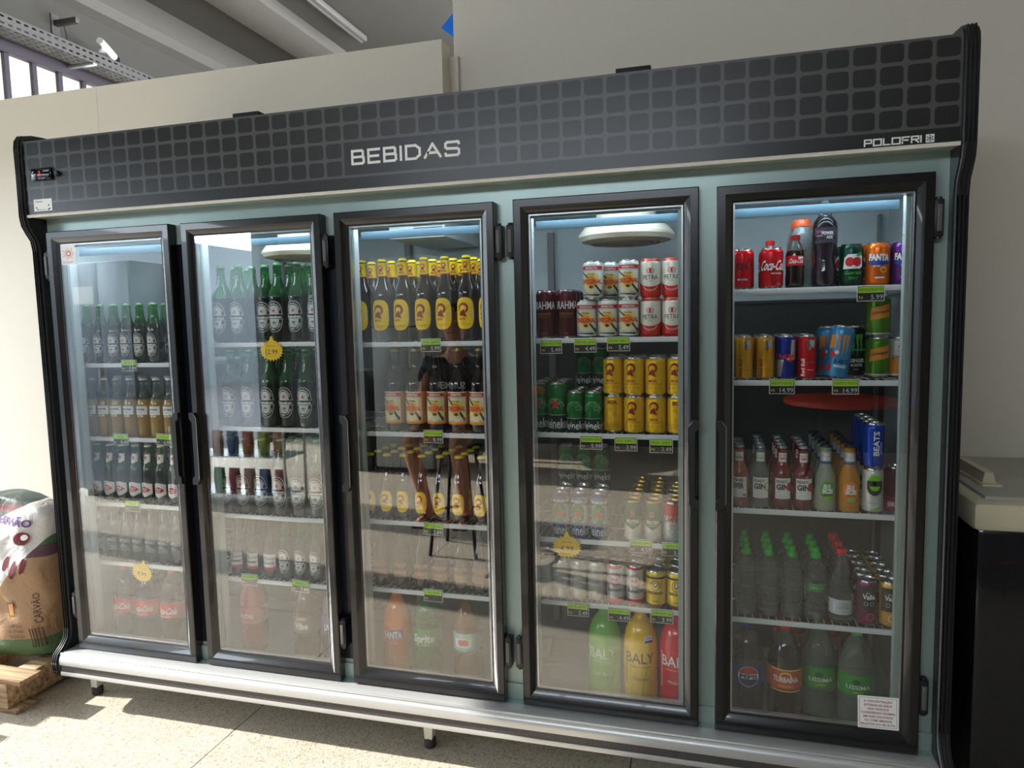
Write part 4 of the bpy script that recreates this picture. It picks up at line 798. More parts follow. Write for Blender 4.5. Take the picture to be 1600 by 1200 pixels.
def ice(key, liq, blob, sub, sc):
    a = Art(); a.ell(0, .066, .022, .026, blob, 1, 24).text('51', -.002, .076, .012, WHITE, 2, w=.020, bold=.08).text('ICE', .001, .062, .012, WHITE, 2, w=.030, bold=.08).text(sub, 0, .050, .005, sc, 2, w=.026, bold=.04).ell(.002, .040, .012, .008, C('lime', 150, 190, 60), 2, 20)
    a2 = Art(); a2.rect(-.0235, .0235, .142, .178, C('ice_neck_silver', 190, 194, 196, .3, .5), 0).text('51', 0, .170, .009, WHITE, 2, w=.014, bold=.08).text('ICE', 0, .158, .009, WHITE, 2, w=.020, bold=.08).rect(-.0235, .0235, .142, .150, C('ice_blue', 40, 90, 160), 1)
    bottle(key, 'mixed_drink_bottle', PICE, liq, a, ('crown', C('crown_dark', 50, 52, 56, .3, .6), .0158, .004), art2=a2)
ice('iceg', C('ice_lime', 196, 206, 180, .12, trans=.45, ior=1.33), C('ice_green', 60, 170, 70), 'LIMÃO', DGREEN); ice('iceo', C('ice_orange', 222, 150, 40, .12, trans=.3, ior=1.33), C('ice_orange_blob', 232, 130, 40), 'MARACUJÁ', RED)
PWAT = [(0, .004), (.012, .001), (.026, 0), (.031, .006)]+[(.0315 if i % 2 == 0 else .0300, .012+i*.0075) for i in range(17)]+[(.0315, .145), (.030, .160), (.024, .178), (.016, .190), (.0135, .194), (.0135, .199)]
a = Art(); bottle('water', 'water_bottle', PWAT, PETW, None, ('sport', C('water_green_cap', 40, 190, 60), .0150, .026))
a = Art(); a.rect(-.034, .034, .092, .118, LG, 0).text('LISSIMA', 0, .105, .008, WHITE, 1, w=.040); bottle('waterl', 'water_bottle', PWAT, PETW, a, ('sport', C('water_green_cap', 40, 190, 60), .0150, .026))
PTON = [(0, .004), (.015, .001), (.030, 0), (.035, .006), (.035, .080), (.033, .100), (.026, .150), (.0175, .190), (.0135, .205), (.0135, .214)]
a = Art(); a.rect(-.050, .050, .028, .074, C('tonic_label', 196, 204, 206), 0).text('ÁGUA', .004, .062, .008, GREYT, 1, w=.026).text('CRYSTAL', .004, .050, .010, C('print_navy', 32, 40, 80), 1, w=.036, shear=.2).rect(-.02, .02, .036, .037, GREYT, 1).poly([(-.026, .034), (-.020, .034), (-.020, .064), (-.024, .066)], WHITE, 2)
bottle('tonic', 'water_bottle', PTON, PETW, a, ('screw', C('red_screw_cap', 220, 26, 34), .0152, .018))
# ---------------------------------------------------------------- placing them: every one an object of its own, standing on its shelf
ORD = ['first', 'second', 'third', 'fourth', 'fifth', 'sixth', 'seventh', 'eighth', 'ninth', 'tenth', 'eleventh', 'twelfth']
SHN = ['top shelf', 'second shelf', 'third shelf', 'fourth shelf', 'fridge floor']; DRN = ['leftmost door', 'second door', 'middle door', 'fourth door', 'rightmost door']
DESC = {'hein600': ('tall green beer bottle', 'large green beer bottles'), 'hein330': ('small green beer bottle', 'small green beer bottles'), 'skol600': ('tall brown yellow-label bottle', 'tall yellow label beer bottles'), 'skol300': ('small brown yellow-label bottle', 'small yellow label beer bottles'),
 'orig600': ('brown bottle with sun label', 'brown beer bottles with a sun label'), 'corona': ('pale lager bottle', 'pale lager bottles'), 'stella': ('white-label green bottle', 'green beer bottles with white labels'), 'imperio': ('black glass beer bottle', 'black beer bottles'),
 'budln': ('brown bottle red-white label', 'brown beer bottles with red and white labels'), 'malzln': ('brown tan-label bottle', 'brown beer bottles with tan labels'),
 'coke2l': ('large cola bottle', 'large cola bottles'), 'fanta2l': ('large orange soda bottle', ''), 'sprite2l': ('large green soda bottle', ''), 'kuat2l': ('large soda with twin red fruits', ''), 'vibe2l': ('large brown soda bottle', ''), 'grape2l': ('large purple-label soda bottle', ''), 'berry2l': ('large pale red soda bottle', ''),
 'pepsi2l': ('large cola, blue round emblem label', ''), 'turba2l': ('large cola with orange label', ''), 'liss2l': ('large clear soda, green label', 'large clear sodas with green labels'), 'orange2l': ('large amber soda bottle', 'large amber sodas at the back'),
 'balyg': ('big green energy drink bottle', ''), 'balyy': ('big yellow energy drink bottle', ''), 'balyr': ('big red energy drink bottle', ''),
 'hein269': ('small green beer can', 'small green beer cans'), 'hein350s': ('tall green red-star can', 'tall green beer cans'), 'hein00': ('blue and green star can', 'blue and green beer cans with a red star'), 'skol350': ('yellow can, red-brown swirl', 'yellow beer cans with a swirl'), 'skol350b': ('yellow can, reverse side showing', 'yellow beer cans turned round'),
 'origcan': ('white sun-emblem can', 'white beer cans with an orange sun'), 'petra': ('cream and red can', 'cream and red beer cans'), 'brahma': ('tall maroon can', 'tall maroon beer cans'), 'spaten': ('green-white gold-top can', 'green and white beer cans with gold tops'), 'redtop': ('pale can, red top', 'pale cans with red tops'),
 'budcan': ('silver and red can', 'silver and red beer cans'), 'eisen': ('mustard yellow can', 'mustard yellow beer cans'), 'greycan': ('pale grey can', 'pale grey cans'), 'coke': ('red cola can, white script', 'red cola cans'), 'coke0': ('red cola can, dark script', 'red cola cans with dark script'),
 'guarana': ('dark green soda can', 'dark green soda cans'), 'fanta': ('orange soda can', 'orange soda cans'), 'fantau': ('purple soda can', 'purple soda cans'), 'bully': ('slim yellow energy can', 'slim yellow energy cans'), 'bullr': ('slim red energy can', 'slim red energy cans'), 'bullb': ('slim blue energy can', 'slim blue energy cans'),
 'monb': ('light blue energy can', 'light blue energy cans'), 'monk': ('black energy can', ''), 'schg': ('lime green soda can', 'lime green soda cans'), 'scho': ('white-orange soda can', 'white and orange soda cans'), 'beatsb': ('slim bright blue can', 'slim bright blue cans'), 'beatsg': ('white can with lime face', 'white cans with a lime green face'),
 'pinkdr': ('dark pink can', ''), 'vallep': ('purple juice can', 'purple juice cans'), 'valley': ('yellow juice can', 'yellow juice cans'), 'pet200': ('small cola bottle, red cap', 'small cola bottles with red caps'), 'powerade': ('dark sports drink bottle', ''), 'gatorc': ('clear orange-capped sports bottle', ''), 'gatorr': ('red orange-capped sports bottle', ''),
 'ginr': ('red spirit mixer bottle', 'red spirit mixer bottles'), 'ginc': ('clear spirit mixer bottle', 'clear spirit mixer bottles'), 'whisk': ('amber spirit mixer bottle', 'amber spirit mixer bottles'), 'iceg': ('pale lime drink bottle', 'pale lime drink bottles'), 'iceo': ('orange cocktail drink bottle', 'orange cocktail drink bottles'), 'water': ('green-capped water bottle', 'clear water bottles with green caps'), 'waterl': ('water bottle with green label', 'water bottles with green labels'), 'tonic': ('clear bottle with red cap', 'clear bottles with red caps')}
USED = set()
def put(key, x, y, z, rz=0, tilt=None):
    p = PROTO[key]
    if key not in USED: USED.add(key); r = p
    else:
        r = p.copy(); COL.objects.link(r)
        for ch in p.children:
            c = ch.copy(); COL.objects.link(c); c.parent = r
    r.location = (x, y, z); r.rotation_euler = tilt or (0, 0, rz); return r
# (door, shelf, level): front row left to right = (x, kind, rows behind it, y of the front one, step between rows)
Y0 = .140
def R_(xs, k, n, y=Y0, st=.078): return [(x, k, n, y, st) for x in xs]
STOCK = {
 (0, 0): R_([.018, .086, .155, .217, .280, .345], 'hein330', 2, st=.064), (0, 1): R_([.019, .081, .143, .207, .271, .334, .397], 'corona', 2, st=.064),
 (0, 2): R_([.022, .0845, .147, .2095, .272, .3345, .397], 'stella', 2, st=.064), (0, 3): R_([.017, .0795, .142, .2045, .267, .3295, .392], 'imperio', 2, st=.064), (0, 4): R_([.083, .199, .319], 'coke2l', 1, .17, .11),
 (1, 0): [(.660, 'hein600', 2, Y0, .079), (.738, 'hein600', 2, Y0, .079), (.816, 'hein600', 2, .19, .079), (.902, 'hein600', 2, Y0, .079), (.983, 'hein600', 2, Y0, .079), (1.063, 'hein600', 2, Y0, .079)],
 (1, 1): R_([.682, .764, .848, .926, 1.003], 'hein600', 3), (1, 2): R_([.640, .719, .798, .877, .955, 1.034], 'hein600', 2),
 (1, 3): R_([.668, .740, .814], 'budln', 2, st=.064)+R_([.880, .948, 1.012], 'hein330', 2, st=.064), (1, 4): [(.675, 'berry2l', 0, .20, .11), (.935, 'vibe2l', 0, .17, .11), (1.045, 'grape2l', 0, .19, .11)],
 (2, 0): R_([1.243, 1.322, 1.401, 1.480, 1.557, 1.634, 1.712], 'skol600', 2, st=.079), (2, 1): R_([1.355, 1.435, 1.514, 1.592, 1.670], 'orig600', 1),
 (2, 2): R_([1.247, 1.312, 1.377, 1.447, 1.516, 1.586, 1.668], 'skol300', 3, st=.064), (2, 3): R_([1.274, 1.355, 1.435, 1.509, 1.586, 1.655], 'malzln', 2, st=.064), (2, 4): [(1.313, 'fanta2l', 0, .17, .11), (1.433, 'sprite2l', 0, .17, .11), (1.590, 'kuat2l', 0, .17, .11)],
 (3, 0): [(1.905, 'brahma', 2, .15, .068), (1.976, 'brahma', 2, .15, .068), (2.044, 'origcan', 1, .135, .068), (2.1115, 'origcan', 1, .135, .068), (2.179, 'origcan', 2, .134, .068)]+R_([2.247, 2.3145], 'petra', 2, st=.068),
 (3, 1): [(1.872, 'hein350s', 3, .16, .066), (1.938, 'hein350s', 2, .15, .066)]+R_([2.000, 2.0605], 'hein269', 4, st=.060)+[(2.126, 'skol350b', 3, .155, .068), (2.194, 'skol350', 3, .134, .068), (2.262, 'skol350', 3, .134, .068), (2.330, 'skol350b', 3, .134, .068)],
 (3, 2): [(1.948, 'hein00', 1, .136, .062), (2.012, 'hein00', 1, .136, .062), (2.078, 'hein00', 1, .136, .062), (2.188, 'spaten', 5, .136, .060), (2.252, 'spaten', 5, .136, .060), (2.313, 'redtop', 4, .136, .060)],
 (3, 3): [(1.884, 'greycan', 2, Y0, .062), (1.943, 'greycan', 2, Y0, .062), (2.003, 'greycan', 2, Y0, .062), (2.064, 'greycan', 2, Y0, .062), (2.128, 'budcan', 3, .136, .060), (2.193, 'budcan', 3, .136, .060), (2.260, 'eisen', 3, .138, .068), (2.328, 'eisen', 3, .138, .068)],
 (3, 4): [(2.085, 'balyg', 0, .17, .12), (2.207, 'balyy', 0, .165, .12), (2.325, 'balyr', 0, .165, .12)],
 (4, 0): [(2.523, 'coke0', 2, .142, .068), (2.606, 'coke', 1, .136, .068), (2.697, 'gatorc', 1, .21, .072), (2.753, 'powerade', 0, .142, .074), (2.826, 'guarana', 2, .142, .068), (2.8955, 'fanta', 2, .138, .068), (2.9640, 'fantau', 1, .145, .068)],
 (4, 1): R_([2.530, 2.591], 'bully', 3, .136, .056)+[(2.651, 'bullb', 3, .136, .056), (2.709, 'bullr', 3, .136, .056), (2.8545, 'monk', 0, .236, .068), (2.914, 'schg', 1, .200, .068), (2.978, 'scho', 1, .222, .068)],
 (4, 2): [(2.518, 'whisk', 2, .145, .062), (2.580, 'ginc', 3, .145, .062), (2.643, 'ginr', 3, .145, .062), (2.704, 'ginr', 3, .145, .062), (2.766, 'iceg', 4, .136, .064), (2.832, 'iceo', 4, .136, .064), (2.896, 'beatsg', 3, .134, .060), (2.962, 'pinkdr', 0, .17, .060)],
 (4, 3): R_([2.541, 2.608], 'water', 2, .15, .068)+R_([2.676], 'water', 2, .15, .068)+[(2.745, 'waterl', 2, .15, .068), (2.817, 'tonic', 2, .15, .074), (2.888, 'vallep', 4, .14, .061), (2.951, 'valley', 4, .14, .061)],
 (4, 4): [(2.545, 'pepsi2l', 0, .155, .11), (2.660, 'turba2l', 0, .155, .11), (2.764, 'liss2l', 0, .19, .11), (2.868, 'liss2l', 0, .165, .11)]}
def label_it(r, key, n, row, s, d, extra=''):
    ds, grp = DESC[key]
    rw = {0: 'front row', 1: 'second row', 2: 'third row', 3: 'fourth row', 4: 'fifth row', 5: 'sixth row'}[row]
    lab = f"{ds}, {rw}, {ORD[n]} along{extra}, {SHN[s]}, {DRN[d]}"
    tag(r, lab, {'beer_bottle': 'beer bottle', 'soda_bottle': 'soda bottle'}.get(r.name.split('.')[0], r.name.split('.')[0].replace('_', ' ')), (grp or None) and f"{grp} behind the {DRN[d]}")
rnd = random.Random(3)
for (d, s), items in STOCK.items():
    for n, (x, k, back, y, st) in enumerate(items):
        for j in range(back+1):
            r = put(k, x+(rnd.uniform(-.0004, .0004) if j else 0), y+j*st, SH[(d, s)]+.0006, math.radians(rnd.uniform(-5, 5) if j == 0 else rnd.uniform(-60, 60)))
            label_it(r, k, n, j, s, d)
# second layer of cans standing on the cans below
for n, (x, k, y) in enumerate([(2.066, 'origcan', .134), (2.1335, 'origcan', .150), (2.180, 'origcan', .134), (2.247, 'petra', Y0), (2.3145, 'petra', Y0)]):
    if n == 1: x, y = 2.112, .2035
    r = put(k, x if n != 2 else 2.1795, y, SH[(3, 0)]+.1232, math.radians(rnd.uniform(-4, 4))); tag(r, f"{DESC[k][0]} stacked on another, upper layer, {ORD[n]} along, top shelf, fourth door", 'beer can', DESC[k][1]+' behind the fourth door')
for n, (x, k, y) in enumerate([(2.126, 'skol350', .150), (2.194, 'skol350', .136), (2.262, 'skol350', .134), (2.330, 'skol350', .134)]):
    for j in range(3):
        r = put(k, x, y+j*.068, SH[(3, 1)]+.1232, math.radians(-8 if j == 0 else rnd.uniform(-50, 50))); tag(r, f"{DESC[k][0]}, upper layer, {['front','second','third'][j]} row, {ORD[n]} along, fourth door", 'beer can', 'yellow beer cans with a swirl behind the fourth door')
for n, x in enumerate((2.000, 2.060)):
    r = put('hein269', x, Y0+3*.060, SH[(3, 1)]+.1352, rnd.uniform(-.4, .4)); tag(r, f"small green beer can stacked behind, upper layer, {ORD[n]} along, second shelf, fourth door", 'beer can', 'small green beer cans behind the fourth door')
for n, (x, y) in enumerate(((1.925, .36), (1.990, .36), (2.055, .36))):
    for lv in (0, 1):
        r = put('hein269', x, y, SH[(3, 2)]+.0006+lv*.1352, rnd.uniform(-.4, .4)); tag(r, f"small green beer can behind the blue cans, {['lower','upper'][lv]} layer, {ORD[n]} along, fourth door", 'beer can', 'small green beer cans behind the fourth door')
for j in range(4):
    r = put('beatsb', 2.896, .134+j*.060, SH[(4, 2)]+.1352, rnd.uniform(-.2, .2) if j else 0); tag(r, f"slim bright blue can on a white can, {['front','second','third','fourth'][j]} row, rightmost door", 'drink can', 'slim bright blue cans behind the rightmost door')
r = put('schg', 2.914, .200, SH[(4, 1)]+.1232, 0); tag(r, 'lime green soda can standing on another, second shelf, rightmost door', 'soda can', 'lime green soda cans behind the rightmost door')
r = put('monb', 2.784, .250, SH[(4, 1)]+.0006, math.radians(10)); tag(r, 'light blue energy can upright behind the tilted one, rightmost door', 'energy drink can', 'light blue energy cans behind the rightmost door')
r = put('monb', 2.788, .140, SH[(4, 1)]+.0046, tilt=(0, math.radians(8), 0)); tag(r, 'light blue energy can leaning to one side at the shelf edge', 'energy drink can', 'light blue energy cans behind the rightmost door')
for x, y, k, lab in ((2.612, .212+.06, 'pet200', 'small cola bottle with red cap behind the red cola can'), (2.672, .140, 'pet200', 'small cola bottle with red cap beside the clear sports bottle'), (2.764, .330, 'gatorr', 'red sports drink with orange cap behind the dark sports bottle')):
    r = put(k, x, y, SH[(4, 0)]+.0006, 0); tag(r, lab, 'soda bottle' if k == 'pet200' else 'sports drink bottle')
for n, (x, y) in enumerate(((2.700, .42), (2.815, .42))):
    r = put('orange2l', x, y, DECK+.0006, 0); tag(r, f"large amber soda bottle at the back of the fridge floor, {ORD[n]} along, rightmost door", 'soda bottle', 'large amber sodas at the back behind the rightmost door')
# ---------------------------------------------------------------- price tags
LIME = C('tag_lime', 176, 226, 50, .5); TAGB = C('tag_black', 24, 24, 24, .45); TAGW = C('tag_white', 222, 224, 218, .5)
def price_tag(x, z, price, what, desc, rot=0):
    t = empty('price_tag', (x, .0925, z), 0); t.rotation_euler = (0, math.radians(rot), 0)
    tag(t, desc, 'price tag', 'lime and black price tags clipped to the shelves')
    b = MB(); b.box(-.036, .036, -.0012, .0012, -.0225, .0225, TAGW, .0006); b.build('tag_card', t)
    a = Art(); a.rect(-.034, .034, -.0205, .0205, TAGB, 0).rect(-.0325, .0325, .0015, .0190, LIME, 1).text(what, 0, .0105, .0085, BLACK, 2, w=min(.060, .0058*len(what)), shear=.2).text('R$', -.0255, -.011, .0075, SUNY, 2).text(price, .0315, -.010, .0145, TAGW, 2, align='r', bold=0, sx=.95)
    o = a.build('tag_print', t); o.location.y = -.0013
TAGS = [(.255, 1.356, '7.99', 'HEINEKEN', 0, 0), (.190, 1.064, '8.49', 'CORONA', 0, 1), (.395, 1.068, '6.99', 'CORONITA', 0, 1), (.223, .797, '', 'STELLA', 0, 2), (.744, .538, '', 'BUDWEISER', 1, 3), (.963, .530, '7.99', 'HEINEKEN', 1, 3),
 (1.515, 1.420, '5.99', 'SKOL 600ML', 2, 0), (1.513, 1.106, '8.99', 'ORIGINAL 600', 2, 1), (1.502, .780, '2.89', 'SKOL 300ML', 2, 2), (1.493, .540, '', 'MALZBIER', 2, 3),
 (1.932, 1.410, '5.49', 'BRAHMA D. MALTE LT 473ML', 3, 0), (2.044, 1.413, '4.49', 'ORIGINAL 350ML', 3, 0), (2.150, 1.416, '5.49', 'ORIGINAL 350ML LT', 3, 0), (2.059, 1.099, '5.99', 'HEINEKEN 269ML', 3, 1), (2.171, 1.097, '3.99', 'SKOL 350ML LT', 3, 1), (2.281, 1.094, '3.49', 'SKOL 269ML', 3, 1),
 (2.216, .766, '4.59', 'SPATEN 269ML', 3, 2), (2.318, .762, '3.49', 'ITAIPAVA 269', 3, 2), (2.009, .536, '3.49', 'SKOL 269ML', 3, 3), (2.144, .532, '4.49', 'BUDWEISER 269', 3, 3), (2.281, .538, '3.99', 'EISENBAHN 350', 3, 3),
 (2.870, 1.552, '5.99', 'REFRIGERANTE', 4, 0), (2.635, 1.283, '14.99', 'ENERGETICO RED BULL', 4, 1), (2.809, 1.283, '14.99', 'ENERGETICO MONSTER', 4, 1)]
NX = {0: ('under the green bottles',), 1: ('under the pale bottles',), }
UNDER = ['under the green bottles at the left', 'under the pale bottles, middle', 'at the right end of the pale bottles', 'under the white-label bottles', 'under the red-white label bottles', 'under the small green bottles, fourth shelf', 'under the tall yellow-label bottles', 'under the bottles with sun labels', 'under the small yellow-label bottles', 'on the nearly hidden fourth shelf, middle door',
 'under the maroon cans', 'below the first white sun-emblem can', 'below the third white sun-emblem can', 'under the small green cans', 'under the turned yellow can', 'under the rightmost yellow cans', 'under the green-white gold-top cans', 'under the pale can with red top', 'under the pale grey cans', 'under the silver and red cans', 'under the mustard yellow cans', 'under the orange soda can', 'between yellow and blue energy cans', 'under the leaning light blue can']
for i, (x, z, pr, wh, d, s) in enumerate(TAGS): price_tag(x, z, pr, wh, 'lime and black price tag clipped '+UNDER[i], rot=(0, 0, 3)[i % 3] if d < 3 else 0)
BURST = C('burst_yellow', 255, 212, 36, .5)
for x, z, pr, lab, rot in ((.895, 1.408, '12.99', 'yellow starburst price sign reading 12.99 under the tall green bottles', 0), (.247, .528, '4.99', 'yellow starburst price sign under the black glass beer bottles', 12), (1.974, .748, '4.99', 'yellow starburst price sign under the blue star cans', 0)):
    t = empty('starburst_price_sign', (x, .0905, z)); t.rotation_euler = (0, math.radians(rot), 0); tag(t, lab, 'price sign', 'yellow starburst price signs')
    n = 22; o2 = [((.050 if i % 2 == 0 else .041)*math.cos(PI*i/n), (.040 if i % 2 == 0 else .031)*math.sin(PI*i/n)) for i in range(2*n)]
    b = MB(); b.prism(o2, 'y', -.0008, .0008, BURST); b.prism([(-.016, .028), (-.006, .042), (-.002, .052), (.004, .052), (.008, .040), (.02, .028)], 'y', -.0007, .0007, BURST); b.build('sign_card', t)
    a = Art(); a.ring(0, .004, .036, .026, .0006, BRR, 0, 30).text('Cerveja', 0, .018, .006, BRR, 1, w=.036).text(pr, 0, -.004, .0175, BLACK, 1, w=.050 if len(pr) > 4 else .044, shear=.05)
    o = a.build('sign_print', t); o.location.y = -.001
# ---------------------------------------------------------------- beside the fridge
# charcoal sack on a pallet
def sack_front(x, z):
    u = (z-.145)/.665; a = .300*(1-.10*(2*u-1)**2)*(1 if u < .86 else max(.25, math.sqrt(max(0, 1-((u-.86)/.145)**2)))); bb = .155*(1-.55*max(0, u-.55)/.45)*(1 if u > .06 else .75+.25*u/.06)
    return a, bb
def sack_noise(x, z, th): return .007*math.sin(9*x+13*z+2)+.004*math.sin(31*z-17*x)+.003*math.sin(47*x+23*z)
def sack_mat():
    m = mat('printed_paper_sack', (176, 128, 84), .55); N, L, p = nodes_of(m); tc = N.new('ShaderNodeTexCoord'); s = N.new('ShaderNodeSeparateXYZ'); L.new(tc.outputs['Object'], s.inputs[0])
    nz = N.new('ShaderNodeTexNoise'); nz.inputs['Scale'].default_value = 11; nz.inputs['Detail'].default_value = 5; L.new(tc.outputs['Object'], nz.inputs['Vector'])
    def M_(op, a, bb=None):
        n = N.new('ShaderNodeMath'); n.operation = op
        for i, v in enumerate((a, bb)):
            if v is None: continue
            if isinstance(v, (int, float)): n.inputs[i].default_value = v
            else: L.new(v, n.inputs[i])
        return n.outputs[0]
    nn = M_('MULTIPLY', M_('SUBTRACT', nz.outputs['Fac'], .5), .035); z = M_('ADD', s.outputs[2], nn); x = M_('ADD', s.outputs[0], nn)
    last = None
    def layer(base, col, mask):
        mx = N.new('ShaderNodeMix'); mx.data_type = 'RGBA'; mx.inputs[7].default_value = (*lin(col), 1)
        if isinstance(base, tuple): mx.inputs[6].default_value = (*lin(base), 1)
        else: L.new(base, mx.inputs[6])
        L.new(mask, mx.inputs[0]); return mx.outputs[2]
    c = layer((164, 132, 102), (84, 112, 80), M_('LESS_THAN', s.outputs[2], .085))
    c = layer(c, (70, 104, 72), M_('MULTIPLY', M_('GREATER_THAN', z, .475), M_('LESS_THAN', z, .52)))
    c = layer(c, (92, 66, 74), M_('MULTIPLY', M_('GREATER_THAN', z, .425), M_('LESS_THAN', z, .475)))
    c = layer(c, (62, 92, 70), M_('MULTIPLY', M_('GREATER_THAN', z, .565), M_('LESS_THAN', z, .60)))
    c = layer(c, (104, 56, 52), M_('GREATER_THAN', z, .60)); c = layer(c, (52, 66, 60), M_('GREATER_THAN', z, .635))
    lo = M_('GREATER_THAN', z, M_('ADD', .15, M_('MULTIPLY', x, 1.28))); hi = M_('LESS_THAN', z, M_('ADD', .55, M_('MULTIPLY', x, .48)))
    c = layer(c, (206, 202, 198), M_('MULTIPLY', lo, hi))
    L.new(c, p.inputs['Base Color'])
    bp = N.new('ShaderNodeBump'); bp.inputs['Strength'].default_value = .7; bp.inputs['Distance'].default_value = .02; n2 = N.new('ShaderNodeTexNoise'); n2.inputs['Scale'].default_value = 7; n2.inputs['Detail'].default_value = 8; n2.inputs['Distortion'].default_value = 1.5
    L.new(tc.outputs['Object'], n2.inputs['Vector']); L.new(n2.outputs['Fac'], bp.inputs['Height']); L.new(bp.outputs[0], p.inputs['Normal']); return m
sk = tag(empty('charcoal_sack', (-.50, .150, .1405)), 'big brown paper charcoal sack with green bands on the wooden pallet', 'sack')
b = MB(); NS, NZ = 160, 44; rings = []
for j in range(NZ+1):
    z = .665*j/NZ; a_, bb = sack_front(0, z+.145); ring = []
    for i in range(NS):
        th = 2*PI*i/NS; cx, sy = math.cos(th), math.sin(th); e = .62
        x = a_*math.copysign(abs(cx)**e, cx); y = bb*math.copysign(abs(sy)**e, sy); nrm = sack_noise(x, z, th)
        ring.append(b.bm.verts.new((x+cx*nrm, y+sy*nrm, z+.006*math.sin(7*x)*(j/NZ))))
    rings.append(ring)
SM = sack_mat(); k = b.mi(SM)
for j in range(NZ):
    for i in range(NS):
        f = b.bm.faces.new([rings[j][i], rings[j][(i+1) % NS], rings[j+1][(i+1) % NS], rings[j+1][i]]); f.smooth = True
b.bm.faces.new(rings[0][::-1]); b.bm.faces.new(rings[-1]); b.build('sack_body', sk, sharp=0)
a = Art(); DK = C('sack_ink', 60, 40, 34); PUR = C('sack_purple', 90, 50, 110); WN = C('sack_wine', 110, 30, 36)
a.text('CARVÃO', .12, .575, .030, PUR, 1, w=.22, bold=.03, rot=-6); a.text('CARVÃO', .262, .22, .022, DK, 1, w=.13, rot=90)
for i, t_ in enumerate(('VEGETAL', '0800 61 55', '4102-8977')): a.text(t_, .175, .10+i*.024, .014, DK, 1, w=.062, rot=180)
for i in range(5): a.rect(.228+i*.009, .232+i*.009, .05, .135, DK, 1)
for cx, cz, rx, rz in ((.150, .41, .013, .028), (.186, .385, .012, .034), (.222, .40, .011, .030), (.195, .505, .032, .026)): a.ell(cx, cz, rx, rz, WN, 1, 18)
a.ell(.207, .510, .014, .012, WHITE, 2, 12); a.rect(.150, .182, .19, .25, DK, 0).rect(.153, .179, .193, .247, C('sack_kraft', 184, 134, 88), 1)
o = a.build('sack_lettering', sk)
bm = bmesh.new(); bm.from_mesh(o.data)
for ax, nn_ in ((0, (1, 0, 0)), (2, (0, 0, 1))):
    for q in range(-30, 60):
        co = [0, 0, 0]; co[ax] = q*.012; bmesh.ops.bisect_plane(bm, geom=bm.verts[:]+bm.edges[:]+bm.faces[:], plane_co=co, plane_no=nn_)
for v in bm.verts:
    a_, bb = sack_front(0, v.co.z+.145); t_ = min(.98, abs(v.co.x)/a_); cx = t_**(1/.62); sy = math.sqrt(max(0, 1-cx*cx)); y = -bb*sy**.62
    v.co.y = y-sy*sack_noise(v.co.x, v.co.z, 0)-.0075+v.co.y
bm.to_mesh(o.data); bm.free()
WOOD = mat('pallet_wood', (190, 160, 124), .75); N, L, p = nodes_of(WOOD)
tc = N.new('ShaderNodeTexCoord'); mp = N.new('ShaderNodeMapping'); mp.inputs['Scale'].default_value = (2, 30, 30); n = N.new('ShaderNodeTexNoise'); n.inputs['Scale'].default_value = 2; n.inputs['Detail'].default_value = 6
cr = N.new('ShaderNodeValToRGB'); cr.color_ramp.elements[0].color = (*lin((120, 92, 66)), 1); cr.color_ramp.elements[1].color = (*lin((200, 172, 134)), 1); cr.color_ramp.elements[0].position = .3; cr.color_ramp.elements[1].position = .7
L.new(tc.outputs['Object'], mp.inputs[0]); L.new(mp.outputs[0], n.inputs['Vector']); L.new(n.outputs['Fac'], cr.inputs[0]); L.new(cr.outputs[0], p.inputs['Base Color'])
def pallet(x0, x1, y0, y1, z, lab, grp=None, ends=None):
    t = tag(empty('wooden_pallet', ((x0+x1)/2, (y0+y1)/2, z)), lab, 'pallet', grp); ox, oy = (x0+x1)/2, (y0+y1)/2
    n = max(2, int((y1-y0+.06)/.175)); st = (y1-y0-.095)/(n-1)
    for i in range(n):
        e = (ends[i % len(ends)] if ends else 0); b = MB(); b.box(x0-ox, x1-ox+e, y0-oy+i*st, y0-oy+i*st+.095, .1205, .139, WOOD, .0015); b.build('deck_board', t)
    for xx in (x0+.01, (x0+x1)/2-.045, x1-.16):
        b = MB(); b.box(xx-ox, xx-ox+.09, 0+y0-oy, y1-oy, .018, .12, WOOD, .002); b.build('stringer', t)
    for yy in (y0, y1-.095):
        b = MB(); b.box(x0-ox, x1-ox-.03, yy-oy, yy-oy+.095, 0, .0178, WOOD, .0015); b.build('bottom_board', t)
    return t
pallet(-1.15, -.155, -.135, .46, 0, 'pale wooden pallet on the floor under the charcoal sack')
for i in range(3): pallet(-2.0, -.86-.015*i, -.46, -.20, i*.1395, f"pale wooden pallet, {['lowest','middle','topmost'][i]} of the stack beside the sack pallet", 'stacked wooden pallets', ends=[.0, .03])
# chest freezer
FZ = tag(empty('chest_freezer', (3.68, .47, 0)), 'black chest freezer with cream rim and pale lid beside the drinks fridge', 'freezer')
CRM = mat('freezer_cream', (214, 206, 178), .4, noise=(4, .05)); GRL = mat('freezer_lid_grey', (176, 174, 166), .3)
ox, oy = 3.68, .47
b = MB(); b.box(3.175-ox, 4.20-ox, .135-oy, .80-oy, .06, .868, mat('freezer_black', (30, 31, 34), .2, coat=.5), .016); b.build('freezer_body', FZ)
b = MB(); b.box(3.158-ox, 3.338-ox, .118-oy, .815-oy, .862, .948, CRM, .020); b.build('rim_corner', FZ)
b = MB(); b.box(3.340-ox, 4.215-ox, .118-oy, .815-oy, .862, .948, CRM, .020); b.build('rim', FZ)
b = MB(); b.box(3.20-ox, 4.18-ox, .165-oy, .79-oy, .935, .958, GRL, .008); ld_ = b.build('lid', FZ)
